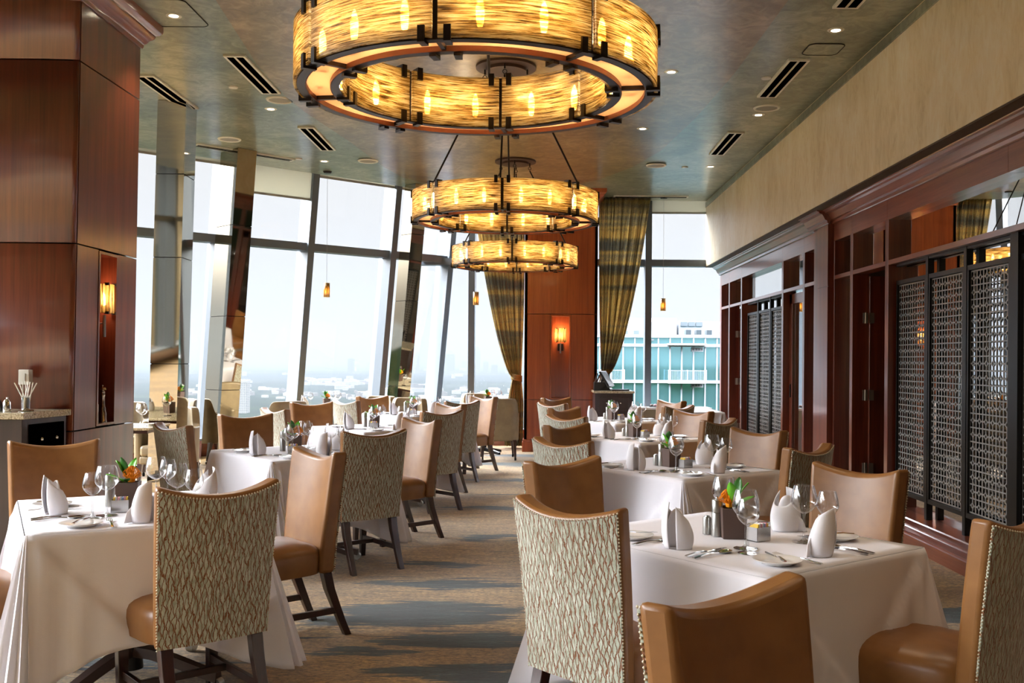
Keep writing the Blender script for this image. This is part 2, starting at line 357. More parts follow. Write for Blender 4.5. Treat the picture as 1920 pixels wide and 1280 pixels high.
# ------------------------------------------------------------ mesh helpers
class MB:
    def __init__(s): s.v = []; s.f = []; s.M = None
    def add(s, vs, fs):
        k = len(s.v)
        if s.M is not None: vs = [tuple(s.M @ Vector(p)) for p in vs]
        s.v += [tuple(p) for p in vs]; s.f += [tuple(i + k for i in q) for q in fs]; return s
    def box(s, x0, x1, y0, y1, z0, z1):
        return s.add([(x0,y0,z0),(x1,y0,z0),(x1,y1,z0),(x0,y1,z0),(x0,y0,z1),(x1,y0,z1),(x1,y1,z1),(x0,y1,z1)],
                     [(0,3,2,1),(4,5,6,7),(0,1,5,4),(1,2,6,5),(2,3,7,6),(3,0,4,7)])
    def hexa(s, lo, hi):                 # two quads (4 pts each), lower and upper
        return s.add(list(lo) + list(hi), [(0,3,2,1),(4,5,6,7),(0,1,5,4),(1,2,6,5),(2,3,7,6),(3,0,4,7)])
    def prism(s, poly, z0, z1):
        n = len(poly)
        return s.add([(p[0],p[1],z0) for p in poly] + [(p[0],p[1],z1) for p in poly],
                     [tuple(range(n-1,-1,-1)), tuple(range(n,2*n))] + [(i,(i+1)%n,n+(i+1)%n,n+i) for i in range(n)])
    def extr(s, prof, y0, y1):           # profile in xz run along y
        n = len(prof)
        return s.add([(p[0],y0,p[1]) for p in prof] + [(p[0],y1,p[1]) for p in prof],
                     [tuple(range(n)), tuple(range(2*n-1,n-1,-1))] + [(i,n+i,n+(i+1)%n,(i+1)%n) for i in range(n)])
    def lathe(s, prof, n=24, cx=0, cy=0, cap=True):
        m = len(prof); vs = []
        for r, z in prof:
            for k in range(n):
                a = 2*PI*k/n; vs.append((cx+r*math.cos(a), cy+r*math.sin(a), z))
        fs = [(i*n+k, i*n+(k+1)%n, (i+1)*n+(k+1)%n, (i+1)*n+k) for i in range(m-1) for k in range(n)]
        if cap: fs += [tuple(range(n-1,-1,-1)), tuple((m-1)*n+k for k in range(n))]
        return s.add(vs, fs)
    def tube(s, pts, r, n=10):
        rs = r if isinstance(r, (list, tuple)) else [r]*len(pts)
        pts = [Vector(p) for p in pts]; vs = []
        for i, p in enumerate(pts):
            d = (pts[min(i+1,len(pts)-1)] - pts[max(i-1,0)]).normalized()
            a = d.orthogonal().normalized() if i == 0 else (a - d*a.dot(d)).normalized()
            b = d.cross(a)
            for k in range(n):
                q = 2*PI*k/n; vs.append(tuple(p + (a*math.cos(q)+b*math.sin(q))*rs[i]))
        m = len(pts)
        return s.add(vs, [(i*n+k, i*n+(k+1)%n, (i+1)*n+(k+1)%n, (i+1)*n+k) for i in range(m-1) for k in range(n)] + [tuple(range(n-1,-1,-1)), tuple((m-1)*n+k for k in range(n))])
    def grid(s, fn, nu, nv, cu=False):
        vs = [fn(i/nu if cu else i/(nu-1), j/(nv-1)) for j in range(nv) for i in range(nu)]
        fs = [(j*nu+i, j*nu+(i+1)%nu, (j+1)*nu+(i+1)%nu, (j+1)*nu+i) for j in range(nv-1) for i in range(nu if cu else nu-1)]
        return s.add(vs, fs)
    def ring(s, r0, r1, z0, z1, n=64, a0=0, a1=2*PI, cx=0, cy=0):
        full = abs(a1-a0-2*PI) < 1e-6; m = n if full else n+1; vs = []
        for k in range(m):
            a = a0+(a1-a0)*k/n; cs, sn = math.cos(a), math.sin(a)
            vs += [(cx+r0*cs,cy+r0*sn,z0),(cx+r1*cs,cy+r1*sn,z0),(cx+r1*cs,cy+r1*sn,z1),(cx+r0*cs,cy+r0*sn,z1)]
        fs = []
        for k in range(n):
            p = 4*k; q = 4*((k+1) % m)
            for i in range(4): fs.append((p+i, q+i, q+(i+1)%4, p+(i+1)%4)[::-1])
        if not full: fs += [(0,1,2,3), (4*n+3,4*n+2,4*n+1,4*n)]
        return s.add(vs, fs)
    def build(s, name, mat, parent=None, smooth=None, bevel=0, seg=2, solid=0, sub=0, loc=None, rz=None):
        me = bpy.data.meshes.new(name); me.from_pydata(s.v, [], s.f); me.update()
        import bmesh
        bm = bmesh.new(); bm.from_mesh(me); bmesh.ops.recalc_face_normals(bm, faces=bm.faces); bm.to_mesh(me); bm.free()
        me.materials.append(MATS[mat])
        if smooth is not None:
            me.polygons.foreach_set('use_smooth', [True]*len(me.polygons)); me.set_sharp_from_angle(angle=math.radians(smooth))
        o = bpy.data.objects.new(name, me); COL.objects.link(o)
        if solid: q = o.modifiers.new('thickness', 'SOLIDIFY'); q.thickness = solid; q.offset = 0
        if bevel: q = o.modifiers.new('rounding', 'BEVEL'); q.width = bevel; q.segments = seg; q.limit_method = 'ANGLE'; q.angle_limit = math.radians(40)
        if sub: q = o.modifiers.new('smoothing', 'SUBSURF'); q.levels = sub; q.render_levels = sub
        if bevel and smooth is None:
            me.polygons.foreach_set('use_smooth', [True]*len(me.polygons)); me.set_sharp_from_angle(angle=math.radians(35))
            w = o.modifiers.new('shading', 'WEIGHTED_NORMAL'); w.keep_sharp = True
        if parent is not None: o.parent = parent
        if loc is not None: o.location = loc
        if rz is not None: o.rotation_euler.z = rz
        return o

def swept(x0, x1, y0, y1, prof):
    m = MB(); vs = []
    for o_, z_ in prof: vs += [(x0-o_,y0-o_,z_),(x1+o_,y0-o_,z_),(x1+o_,y1+o_,z_),(x0-o_,y1+o_,z_)]
    return m.add(vs, [(4*i+q,4*i+(q+1)%4,4*i+4+(q+1)%4,4*i+4+q) for i in range(len(prof)-1) for q in range(4)])
CROWN = [(0,3.84),(.012,3.84),(.018,3.855),(.018,3.87),(.035,3.885),(.05,3.91),(.075,3.93),(.085,3.95),(.085,3.962),(.105,3.97),(.125,3.99),(.13,4.01),(.13,4.05)]
def tag(o, label=None, cat=None, group=None, kind=None):
    if label: o['label'] = label
    if cat: o['category'] = cat
    if group: o['group'] = group
    if kind: o['kind'] = kind
    return o
def empty(name, loc=(0,0,0), rz=0, label=None, cat=None, group=None):
    o = bpy.data.objects.new(name, None); COL.objects.link(o); o.location = loc; o.rotation_euler.z = rz
    o.empty_display_size = .1
    return tag(o, label, cat, group)
def struct(o): o['kind'] = 'structure'; return o
KIDS = {}
def copy_tree(o, parent=None):
    n = o.copy(); COL.objects.link(n)
    if parent is not None: n.parent = parent
    for ch in list(o.children): copy_tree(ch, n)
    return n
USED = {}
def place(proto, loc, rz, label, group=None, scale=None):
    """first call puts the prototype itself, later calls copy it with its parts"""
    if proto.name not in USED: USED[proto.name] = 1; o = proto
    else: o = copy_tree(proto)
    o.location = loc; o.rotation_euler = (0, 0, rz)
    if scale: o.scale = (scale,)*3
    o['label'] = label
    if group: o['group'] = group
    return o

# ------------------------------------------------------------ room shell
ZC = 4.05                                             # ceiling
FP0 = Vector((-4.79, 14.14)); FD = Vector((.74, .673)).normalized(); FN = Vector((FD.y, -FD.x))   # leaning facade: base line, run, inward
LEAN = .14
def fac(t, z, inn=0.0):
    p = FP0 + FD*t + FN*(LEAN*z + inn); return (p.x, p.y, z)
YB = 16.45                                            # upright back window wall
TB = 4.05                                             # where the leaning facade meets it (at the floor)
XL, YR, XR2 = -8.2, -3.2, 7.2
T_END = -4.3                                          # facade turns toward the camera here
Pc = fac(T_END, 0)

flo = MB().prism([(XL-.3, YR), (XR2, YR), (XR2, YB+.1), (fac(TB,0)[0]+.1, YB+.1), (FP0.x+FD.x*T_END-.1, FP0.y+FD.y*T_END+.1), (XL-.3, Pc[1]-.3)], -.12, 0)
struct(flo.build('floor', 'patterned_carpet'))
ce = [(-4.53, 12.82), (-1.93, 15.18), (-.65, 16.26), (3.3, 16.26), (3.3, YR), (XL+.9, YR), (XL+.9, 10.2), (-5.9, 11.58)]
struct(MB().prism(ce, ZC, ZC+.5).build('ceiling', 'ceiling_green'))
# the warmer, lower centre field of the ceiling
pts = [(-2.30, YR+.1), (-2.32, 6), (-2.36, 7.26), (-2.50, 8.8), (-2.52, 9.99), (-2.46, 10.55), (-2.26, 11.9), (-2.1, 13.4), (-1.92, 14.3), (-1.5, 14.9), (-.6, 15.2), (.3, 15.0), (.9, 14.35), (1.3, 13.4), (1.56, 12.3), (1.72, 10.6), (1.80, 9.0), (1.82, 7.18), (1.84, 5), (1.84, YR+.1)]
struct(MB().prism(pts, ZC-.012, ZC+.02).build('trim_1', 'ceiling_brown'))
tag(S.objects['trim_1'], 'brown plaster centre field of the ceiling')
struct(MB().box(XL-.3, XR2, YR-.3, YR, 0, 4.6).build('wall_rear', 'wall_beige'))
struct(MB().box(XL-.5, XR2, YR, Pc[1]-.2, 4.6, 4.8).build('trim_2', 'wall_beige'))      # slab above the ceiling edge
struct(MB().prism([(XL-.5, Pc[1]-.2), (XR2, Pc[1]-.2), (XR2, YB+.3), (-1.2, YB+.3), (FP0.x+FD.x*T_END-.2, Pc[1]+.4)], 4.6, 4.8).build('trim_3', 'wall_beige'))

# right side: plaster bulkhead, soffit
XB = 2.81; XW = 3.06; ZS = 2.975
struct(MB().box(XB, 3.5, YR, 16.36, ZS, 4.6).build('wall_right', 'cream_wall'))
struct(MB().box(XB-.015, XB+.02, YR, 16.36, ZC-.10, ZC-.02).build('trim_4', 'ceiling_green'))
struct(MB().box(XB+.005, 3.4, YR, 16.355, ZS-.012, ZS).build('trim_5', 'soffit_brown'))

# private room behind the glass wall
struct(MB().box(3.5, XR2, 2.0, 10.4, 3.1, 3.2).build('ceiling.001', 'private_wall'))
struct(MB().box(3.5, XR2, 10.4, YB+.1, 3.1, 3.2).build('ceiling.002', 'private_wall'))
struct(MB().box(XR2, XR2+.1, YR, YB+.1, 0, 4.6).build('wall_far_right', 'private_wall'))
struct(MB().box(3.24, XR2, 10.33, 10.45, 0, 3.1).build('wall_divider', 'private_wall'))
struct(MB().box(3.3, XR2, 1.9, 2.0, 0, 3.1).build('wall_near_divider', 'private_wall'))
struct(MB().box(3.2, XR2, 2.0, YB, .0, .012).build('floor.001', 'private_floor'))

# ------------------------------------------------------------ windows
wn = [0]
def window(quad_fn, a, b, zb, zt, ztr, mull=True, first=False):
    """glass bay between a and b with the frame at its right end and the transom"""
    wn[0] += 1
    m = MB(); m.add([quad_fn(a, zb, 0), quad_fn(b, zb, 0), quad_fn(b, zt, 0), quad_fn(a, zt, 0)], [(0,1,2,3)])
    g = struct(m.build('window_%d' % wn[0], 'window_glass'))
    fr = MB(); wdt, dp = .052, .22
    def bar(t0, t1, z0, z1, i0, i1):
        fr.hexa([quad_fn(t0,z0,i0), quad_fn(t1,z0,i0), quad_fn(t1,z0,i1), quad_fn(t0,z0,i1)], [quad_fn(t0,z1,i0), quad_fn(t1,z1,i0), quad_fn(t1,z1,i1), quad_fn(t0,z1,i1)])
    bar(b-wdt, b+wdt, zb, zt, -.03, dp)
    bar(b-wdt*.55, b+wdt*.55, zb, zt, -.16, -.03)
    bar(a, b, ztr-.055, ztr+.055, -.03, dp*.75)
    bar(a, b, zb-.0, zb+.03, -.03, dp*.75)
    fr.build('mullion', 'grey_metal', g)
    return g
edges = [-4.3, -2.86, -1.43, .0, 1.40, 2.86, 4.0]
for a, b in zip(edges, edges[1:]):
    window(lambda t, z, i: fac(t, z, i), a, b, .24, 4.6, 3.07)
back = lambda x, z, i: (x, YB - i, z)
for a, b in zip([-2.02, -1.05, .40, 1.86, 3.31, 4.8], [-1.05, .40, 1.86, 3.31, 4.8, 7.2]):
    window(back, a, b, .24, 4.6, 3.03)
left_w = lambda y, z, i: (XL + i + .05*z, y, z)
for a, b in zip([-3.2, -1.3, .6, 2.5, 4.4, 6.3, 8.2], [-1.3, .6, 2.5, 4.4, 6.3, 8.2, Pc[1]+.35]):
    window(left_w, a, b, .24, 4.6, 3.07)
# wooden sills under the glass
m = MB(); m.hexa([fac(-4.4,0,.16), fac(TB-.02,0,.16), fac(TB+.1,0,-.06), fac(-4.4,0,-.06)], [fac(-4.4,.24,.10), fac(TB-.1,.24,.10), fac(TB,.24,-.1), fac(-4.4,.24,-.1)])
m.hexa([fac(-4.4,.24,.12), fac(TB-.1,.24,.12), fac(TB,.24,-.1), fac(-4.4,.24,-.1)], [fac(-4.4,.262,.12), fac(TB-.1,.262,.12), fac(TB,.262,-.1), fac(-4.4,.262,-.1)])
struct(m.build('baseboard_left', 'mahogany_moulding'))
struct(MB().box(-1.9, XR2, YB-.14, YB+.06, 0, .24).box(-1.9, XR2, YB-.16, YB+.06, .24, .262).build('baseboard_back', 'mahogany_moulding'))
struct(MB().box(XL-.2, XL+.14, YR, Pc[1]+.3, 0, .25).build('baseboard_far_left', 'mahogany_moulding'))
struct(MB().box(XL-.1, XL+.6, YR, Pc[1]+.5, 4.5, 4.62).build('trim_6', 'wall_beige'))

# portals help the renderer find the windows
def portal_quad(p0, p1, z0, z1, n):
    cx_, cy_ = (p0[0]+p1[0])/2, (p0[1]+p1[1])/2
    o = area_portal((cx_, cy_, (z0+z1)/2), (0,0,0), math.dist(p0[:2], p1[:2]), z1-z0)
    nrm = Vector(n).normalized(); xax = Vector((p1[0]-p0[0], p1[1]-p0[1], 0)).normalized(); yax = (-nrm).cross(xax)
    R = Matrix((xax, yax, -nrm)).transposed().to_4x4(); R.translation = o.location; o.matrix_world = R
portal_quad(fac(-4.3,2.3,-.2), fac(4.1,2.3,-.2), .1, 4.7, (FN.x, FN.y, 0))
portal_quad((-2.2, YB+.1), (3.4, YB+.1), .1, 4.7, (0,-1,0))
portal_quad((XL-.05, YR), (XL-.05, Pc[1]+.4), .1, 4.7, (1,0,0))
portal_quad((3.4, YB+.1), (7.2, YB+.1), .1, 3.2, (0,-1,0))

# roller shades
def shade(fn, a, b, zbot, label, zt=4.55):
    r = empty('roller_shade', (0,0,0), 0, label, 'roller shade', 'roller shades at the window heads')
    m = MB(); m.hexa([fn(a,zbot,.16), fn(b,zbot,.16), fn(b,zbot,.163), fn(a,zbot,.163)], [fn(a,zt,.16), fn(b,zt,.16), fn(b,zt,.163), fn(a,zt,.163)])
    m.build('shade_cloth', 'shade_grey', r)
    m = MB(); m.hexa([fn(a,zbot-.03,.15), fn(b,zbot-.03,.15), fn(b,zbot-.03,.175), fn(a,zbot-.03,.175)], [fn(a,zbot,.15), fn(b,zbot,.15), fn(b,zbot,.175), fn(a,zbot,.175)])
    m.build('hem_bar', 'speaker_cloth', r)
fz = lambda t, z, i: fac(t, z, i)
shade(fz, -2.8, -1.47, 4.10, 'short pale roller shade at the window just right of the big dark wooden pillar')
shade(fz, -1.39, -.04, 4.10, 'short pale roller shade between the two mirrored pillars at left')
shade(fz, .04, 1.36, 3.77, 'longest pale roller shade, pulled down lower than its neighbours')
shade(fz, 1.44, 2.82, 4.12, 'short pale roller shade right of the long lowered shade')
shade(fz, 2.90, 3.5, 4.12, 'narrow short roller shade behind the third mirrored pillar')
shade(back, 1.90, 3.3, 3.87, 'short pale roller shade on the back window right of the curtain')

# ------------------------------------------------------------ mirrored pillars
def mirror_pillar(base, leanx, leany, label, seams):
    r = empty('mirrored_pillar', (0,0,0), 0, label, 'pillar', 'mirrored pillars along the windows')
    zs = [0] + seams + [ZC]
    def at(p, z): return (p[0] + leanx*(z-H), p[1] + leany*(z-H), z)
    core = MB(); cx_ = sum(p[0] for p in base)/4; cy_ = sum(p[1] for p in base)/4
    inn = [((p[0]-cx_)*.95+cx_, (p[1]-cy_)*.95+cy_) for p in base]
    core.hexa([at(p,0) for p in inn], [at(p,ZC) for p in inn]); core.build('core', 'groove_black', r)
    for a, b in zip(zs, zs[1:]):
        m = MB(); m.hexa([at(p,a+.004) for p in base], [at(p,b-.004) for p in base]); m.build('mirror_panel', 'bronze_mirror', r)
    return r
mirror_pillar([(-3.99,10.24),(-3.70,10.24),(-3.72,10.62),(-4.01,10.62)], .045, -.06, 'nearest bronze-mirrored pillar, beside the dark wooden column at left', [1.35, 2.45, 3.3])
mirror_pillar([(-3.98,12.62),(-3.80,12.82),(-4.12,13.12),(-4.29,12.92)], .094, -.104, 'middle bronze-mirrored pillar leaning with the windows', [1.0, 1.95, 3.1])
mirror_pillar([(-2.05,15.05),(-1.88,15.22),(-2.06,15.38),(-2.23,15.21)], .094, -.104, 'farthest bronze-mirrored pillar, left of the small end chandelier', [1.0, 2.3, 3.3])

# ------------------------------------------------------------ big wooden column at left (battered slightly, with a niche)
def cx(z): return -3.14 + .012*(z-H)
YN0, YN1, ZN0, ZN1 = 7.10, 7.37, .936, 2.16
colr_ = empty('wood_column', (0,0,0), 0, 'huge dark mahogany column filling the left edge, with a tall sconce niche', 'column')
def slab(m, y0, y1, z0, z1, d=.05, o=0.0):
    m.hexa([(cx(z0)+o,y0,z0),(cx(z0)+o,y1,z0),(cx(z0)-d,y1,z0),(cx(z0)-d,y0,z0)], [(cx(z1)+o,y0,z1),(cx(z1)+o,y1,z1),(cx(z1)-d,y1,z1),(cx(z1)-d,y0,z1)])
MB().box(-3.95, -3.42, 6.75, 7.72, 0, ZC).build('core', 'mahogany', colr_)
m = MB()
slab(m, 6.74, 7.74, .912, .912)
m = MB(); slab(m, 6.74, 7.74, .0, .905); m.build('lower_panel', 'mahogany', colr_)
m = MB(); slab(m, 6.74, YN0-.03, .915, 2.185); m.build('side_panel', 'mahogany', colr_)
m = MB(); slab(m, YN1+.03, 7.74, .915, 2.185); m.build('side_panel', 'mahogany', colr_)
m = MB(); slab(m, 6.74, 7.74, 2.195, 3.43); m.build('upper_panel', 'mahogany', colr_)
m = MB(); slab(m, 6.74, 7.74, 3.44, ZC); m.build('top_panel', 'mahogany', colr_)
m = MB(); slab(m, YN0-.025, YN0, .92, 2.18, .28, .004); slab(m, YN1, YN1+.025, .92, 2.18, .28, .004); slab(m, YN0, YN1, .92, ZN0, .28, .004); slab(m, YN0, YN1, ZN1, 2.18, .28, .004)
m.build('niche_frame', 'mahogany', colr_)
MB().box(-3.42, -3.40, YN0-.03, YN1+.03, .9, 2.2).build('niche_back', 'mahogany', colr_)
MB().box(-3.42, -3.2, 6.80, 7.70, 0, .9).box(-3.42, -3.2, 6.80, 7.70, 2.2, ZC).box(-3.41, -3.2, 6.8, YN0-.03, .9, 2.2).box(-3.41, -3.2, YN1+.03, 7.7, .9, 2.2).build('backing', 'groove_black', colr_)
# bowed front toward the camera
def bow(z0, z1, name):
    def f(u, v):
        z = z0+(z1-z0)*v; x = cx(z)*(1-u) + -3.97*u; y = 6.72 - .02*math.sin(PI*min(1, u*1.05))**.8
        return (x, y, z)
    g = MB().grid(f, 24, 2)
    g.add([f(0,0), f(1,0), f(1,1), f(0,1)], []); o = g.build(name, 'mahogany', colr_, smooth=40, solid=.012); return o
bow(0, .905, 'front_panel'); bow(.915, 2.185, 'front_panel'); bow(2.195, 3.43, 'front_panel'); bow(3.44, ZC, 'front_panel')
swept(-3.97, cx(3.9), 6.72, 7.74, CROWN).build('crown_moulding', 'mahogany_moulding', colr_, smooth=25)

# ------------------------------------------------------------ wooden column between the curtains
XA, XZ, YF = -.16, .955, 15.22
cc = empty('wood_column', (0,0,0), 0, 'tall reddish mahogany column between the two tied curtains', 'column')
nx0, nx1 = .26, .53
MB().box(XA+.03, XZ-.03, YF+.16, 16.3, 0, ZC).box(XA+.03, nx0-.03, YF+.05, YF+.2, 0, ZC).box(nx1+.03, XZ-.03, YF+.05, YF+.2, 0, ZC).box(nx0-.03, nx1+.03, YF+.05, YF+.2, 0, .8).box(nx0-.03, nx1+.03, YF+.05, YF+.2, 2.14, ZC).build('core', 'groove_black', cc)
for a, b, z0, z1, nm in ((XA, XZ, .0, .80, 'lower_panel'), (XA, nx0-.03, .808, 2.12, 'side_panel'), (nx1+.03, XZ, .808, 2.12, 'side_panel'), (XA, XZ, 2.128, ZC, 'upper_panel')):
    MB().box(a, b, YF, YF+.06, z0, z1).build(nm, 'mahogany_lit', cc)
MB().box(XA-.005, XA+.04, YF, 16.3, 0, ZC).build('side_face', 'mahogany_lit', cc)
MB().box(XZ-.04, XZ+.005, YF, 16.3, 0, ZC).build('side_face', 'mahogany_lit', cc)
MB().box(nx0-.026, nx0, YF-.004, YF+.17, .81, 2.12).box(nx1, nx1+.026, YF-.004, YF+.17, .81, 2.12).box(nx0, nx1, YF-.004, YF+.17, 2.09, 2.12).box(nx0, nx1, YF-.004, YF+.17, .81, .83).build('niche_frame', 'mahogany_lit', cc)
MB().box(nx0, nx1, YF+.14, YF+.165, .83, 2.1).build('niche_back', 'mahogany_lit', cc)
m = MB().box(XA-.03, XZ+.03, YF-.04, YF+.3, 0, .15).box(XA-.02, XZ+.02, YF-.025, YF+.3, .15, .19); m.build('plinth', 'mahogany_lit', cc, bevel=.006)
swept(XA, XZ, YF, 16.25, CROWN).build('crown_moulding', 'mahogany_lit', cc, smooth=25)

# ------------------------------------------------------------ sconces
def sconce(loc, rz, label, e):
    r = empty('wall_sconce', loc, rz, label, 'wall lamp', 'amber glass wall sconces')      # local +Y points out of the wall
    def f(u, v):
        a = PI*u; k = 1+.04*math.cos(a*12)
        return (.085*math.cos(a)*k, .07+.062*math.sin(a)*k, -.105+.21*v)
    MB().grid(f, 49, 2).build('glass_shade', 'sconce_amber_glass', r, smooth=60, solid=.006)
    for sx in (-.06, .06):
        MB().box(sx-.008, sx+.008, .105, .135, .095, .115).build('clip', 'chandelier_metal', r)
        MB().box(sx-.008, sx+.008, .105, .135, -.115, -.095).build('clip', 'chandelier_metal', r)
    MB().box(-.045, .045, 0, .012, -.24, -.13).build('back_plate', 'chandelier_metal', r)
    MB().tube([(0,.01,-.18),(0,.075,-.18),(0,.075,-.12)], .008).tube([(0,.075,-.28),(0,.075,-.12)], .012).build('arm', 'brushed_steel', r)
    MB().lathe([(.004,-.05),(.014,-.04),(.015,.0),(.009,.035),(.003,.045)], 12, 0, .07).build('bulb', 'bulb_glow', r, smooth=60)
    q = Vector(loc) + Matrix.Rotation(rz, 3, 'Z') @ Vector((0, .07, .0))
    point(q + Vector((0, 0, .07)), e, (1, .70, .42), .015)
    return r
sconce((cx(1.84)-.10, 7.235, 1.845), -PI/2, 'amber glass sconce in the niche of the dark left column', .6)
sconce(((nx0+nx1)/2, YF+.13, 1.80), PI, 'amber glass sconce in the niche of the column between curtains', .9)

# ------------------------------------------------------------ right glass wall
def glasspane(x, y0, y1, z0, z1, mat='door_glass'):
    return MB().add([(x,y0,z0),(x,y1,z0),(x,y1,z1),(x,y0,z1)], [(0,1,2,3)])
ZT0, ZT1, ZF = 2.262, 2.302, 2.655                     # transom rail and underside of the frieze
XG = 3.16
wall = empty('wall_glazed', (0,0,0)); struct(wall)
posts = [(16.22,16.34),(15.54,15.62),(14.62,14.70),(12.18,12.26),(11.22,11.30),(10.66,10.72),(10.10,10.16),(9.52,9.60),(8.56,8.64),(4.10,4.20),(3.1,3.2),(2.0,2.1),(-.6,-.5),(-3.2,-3.1)]
for y0, y1 in posts:
    MB().box(XW, XW+.16, y0, y1, 0, ZF+.01).build('post', 'mahogany', wall, bevel=.003)
MB().box(XW+.002, XW+.14, YR, 16.34, ZT0, ZT1).build('transom_rail', 'mahogany_moulding', wall)
fy = [16.34,15.58,14.66,12.22,11.26,10.6,10.13,9.56,8.60,6.4,4.15,2.05,YR]
for a, b in zip(fy[1:], fy):
    MB().box(XW+.001, XW+.2, a+.002, b-.002, ZF, ZS-.02).build('frieze_panel', 'mahogany_moulding', wall)
prof = [(3.055,2.83),(3.04,2.835),(3.035,2.86),(3.015,2.87),(3.0,2.90),(2.985,2.925),(2.955,2.935),(2.95,2.95),(2.93,2.955),(2.925,2.972),(3.07,2.972)]
MB().extr(prof, YR, 10.13).extr(prof, 10.78, 16.36).build('crown_moulding', 'mahogany_moulding', wall, smooth=30)
MB().extr([(p[0]-.06 if p[0] < 3.06 else p[0], p[1]) for p in prof], 10.08, 10.78).build('crown_moulding', 'mahogany_moulding', wall, smooth=30)
# pilaster
MB().box(3.0, 3.2, 10.13, 10.50, 0, 2.19).box(3.0, 3.2, 10.13, 10.50, 2.196, 2.84).box(3.01, 3.2, 10.135, 10.495, 2.18, 2.2).build('pilaster', 'mahogany', wall)
MB().box(3.02, 3.2, 10.50, 10.70, 0, 2.84).build('pilaster', 'mahogany', wall)
# base moulding (not under the doors)
bp = [(3.2,0),(2.86,0),(2.86,.095),(2.872,.10),(2.876,.112),(2.90,.118),(2.915,.128),(2.93,.130),(2.945,.142),(2.955,.146),(3.02,.152),(3.03,.160),(3.2,.165)]
for a, b in ((YR, 8.62), (9.54, 10.14), (12.2, 14.68), (15.56, 16.34)):
    MB().extr(bp, a, b).build('base_moulding', 'mahogany_moulding', wall, smooth=30)
# fixed glass lights
for a, b in ((15.62,16.22),(14.70,15.54),(12.26,14.62),(11.30,12.18),(10.72,11.22),(9.60,10.10),(8.64,9.52),(4.20,8.56),(2.1,4.1),(-3.1,2.0)):
    glasspane(XG, a, b, ZT1, ZF).build('transom_glass', 'door_glass', wall)
for a, b in ((15.62,16.22),(12.26,14.62),(10.72,11.22),(9.60,10.10),(4.20,8.56),(2.1,4.1),(-3.1,2.0)):
    glasspane(XG+.03, a, b, .16, ZT0).build('side_glass', 'door_glass', wall)
# doors
def hinge(y, z, r):
    m = MB().box(XG-.015, XG+.035, y-.004, y+.004, z-.05, z+.05); m.tube([(XG+.01,y-.006,z-.052),(XG+.01,y-.006,z+.052)], .007, 8)
    m.box(XG+.045, XG+.09, y-.012, y-.004, z-.05, z+.05)
    m.build('hinge', 'hinge_steel', r)
def leaf_door(name, label, y0, y1, open_):
    r = empty(name, (0,0,0)); struct(r)
    m = MB(); wd = y1-y0
    if open_:                                           # swung back into the private room, hinged on the far jamb
        m.box(XG+.05, XG+.05+wd*.95, y1-.05, y1-.01, .02, ZT0-.02); m.build('door_leaf', 'mahogany', r, bevel=.004)
        for z in (.40, 1.10, 1.84): hinge(y1-.052, z, r)
        MB().box(XG+wd*.86, XG+wd*.89, y1-.11, y1-.05, 1.0, 1.16).build('door_handle', 'brushed_steel', r)
    else:
        x0, x1 = XG-.02, XG+.02
        m.box(x0, x1, y1-.12, y1, .02, ZT0-.02).box(x0, x1, y0, y0+.12, .02, ZT0-.02).box(x0, x1, y0, y1, .02, .25).box(x0, x1, y0, y1, ZT0-.14, ZT0-.02)
        m.build('door_leaf', 'mahogany', r, bevel=.003)
        glasspane(XG, y0+.12, y1-.12, .25, ZT0-.14).build('door_glass', 'door_glass', r)
        MB().box(x0-.012, x0, y1-.09, y1-.05, .98, 1.14).build('lock_plate', 'black_metal', r)
leaf_door('door_1', '', 8.64, 9.52, True)
leaf_door('door_2', '', 14.70, 15.54, True)
leaf_door('door_3', '', 11.30, 12.18, False)

# fretwork screens
PW, PH0, PH1 = .64, .33, 2.09
def fret_mesh():
    m = MB(); q = .104; t = .0078; d = .0018; y = 0; ny = int(round(PW/(q/2))); nz = int(round((PH1-PH0)/(q/2)))
    w = PW-.03; h = PH1-PH0-.03; sy = w/ny; sz = h/nz; y0 = .015; z0 = PH0+.015
    rings = {(i, j) for i in range(1, ny, 2) for j in range(1, nz, 2)}
    for i in range(ny+1):                                # uprights broken at rings
        yy = y0+i*sy; tt = t*1.9 if i % 2 == 0 else t*1.4
        if i % 2 == 0: m.box(-d, d, yy-tt/2, yy+tt/2, z0, z0+h)
        else:
            js = [-1]+[j for j in range(nz+1) if (i, j) in rings]+[nz+1]
            for a, b in zip(js, js[1:]):
                za = z0+a*sz+.017 if a >= 0 else z0; zb = z0+b*sz-.017 if b <= nz else z0+h
                m.box(-d, d, yy-tt/2, yy+tt/2, za, zb)
    for j in range(nz+1):
        zz = z0+j*sz
        if j % 2 == 0: m.box(-d*1.1, d*1.1, y0, y0+w, zz-t*.6, zz+t*.6)
        else:
            for i in range(0, ny+1):
                a = y0+i*sy + (.015 if (i, j) in rings else 0); b = y0+(i+1)*sy - (.015 if (i+1, j) in rings else 0)
                if i < ny: m.box(-d*1.1, d*1.1, a, b, zz-t*.75, zz+t*.75)
    for (i, j) in rings:
        yc, zc = y0+i*sy, z0+j*sz; vs = []; n = 8
        for r in (.0105, .0195):
            for x_ in (-d*1.2, d*1.2):
                for k in range(n):
                    a = 2*PI*(k+.5)/n; vs.append((x_, yc+r*1.15*math.cos(a), zc+r*1.1*math.sin(a)))
        fs = []
        for k in range(n):
            k2 = (k+1) % n
            fs += [(k,k2,2*n+k2,2*n+k), (n+k,3*n+k,3*n+k2,n+k2), (k,n+k,n+k2,k2), (2*n+k,2*n+k2,3*n+k2,3*n+k)]
        m.add(vs, fs)
    return m
scr = empty('fretwork_screen', (0,0,0), 0, 'x', 'screen')
fret_mesh().build('fret_lattice', 'grille_metal' if 'grille_metal' in MATS else 'black_metal', scr)
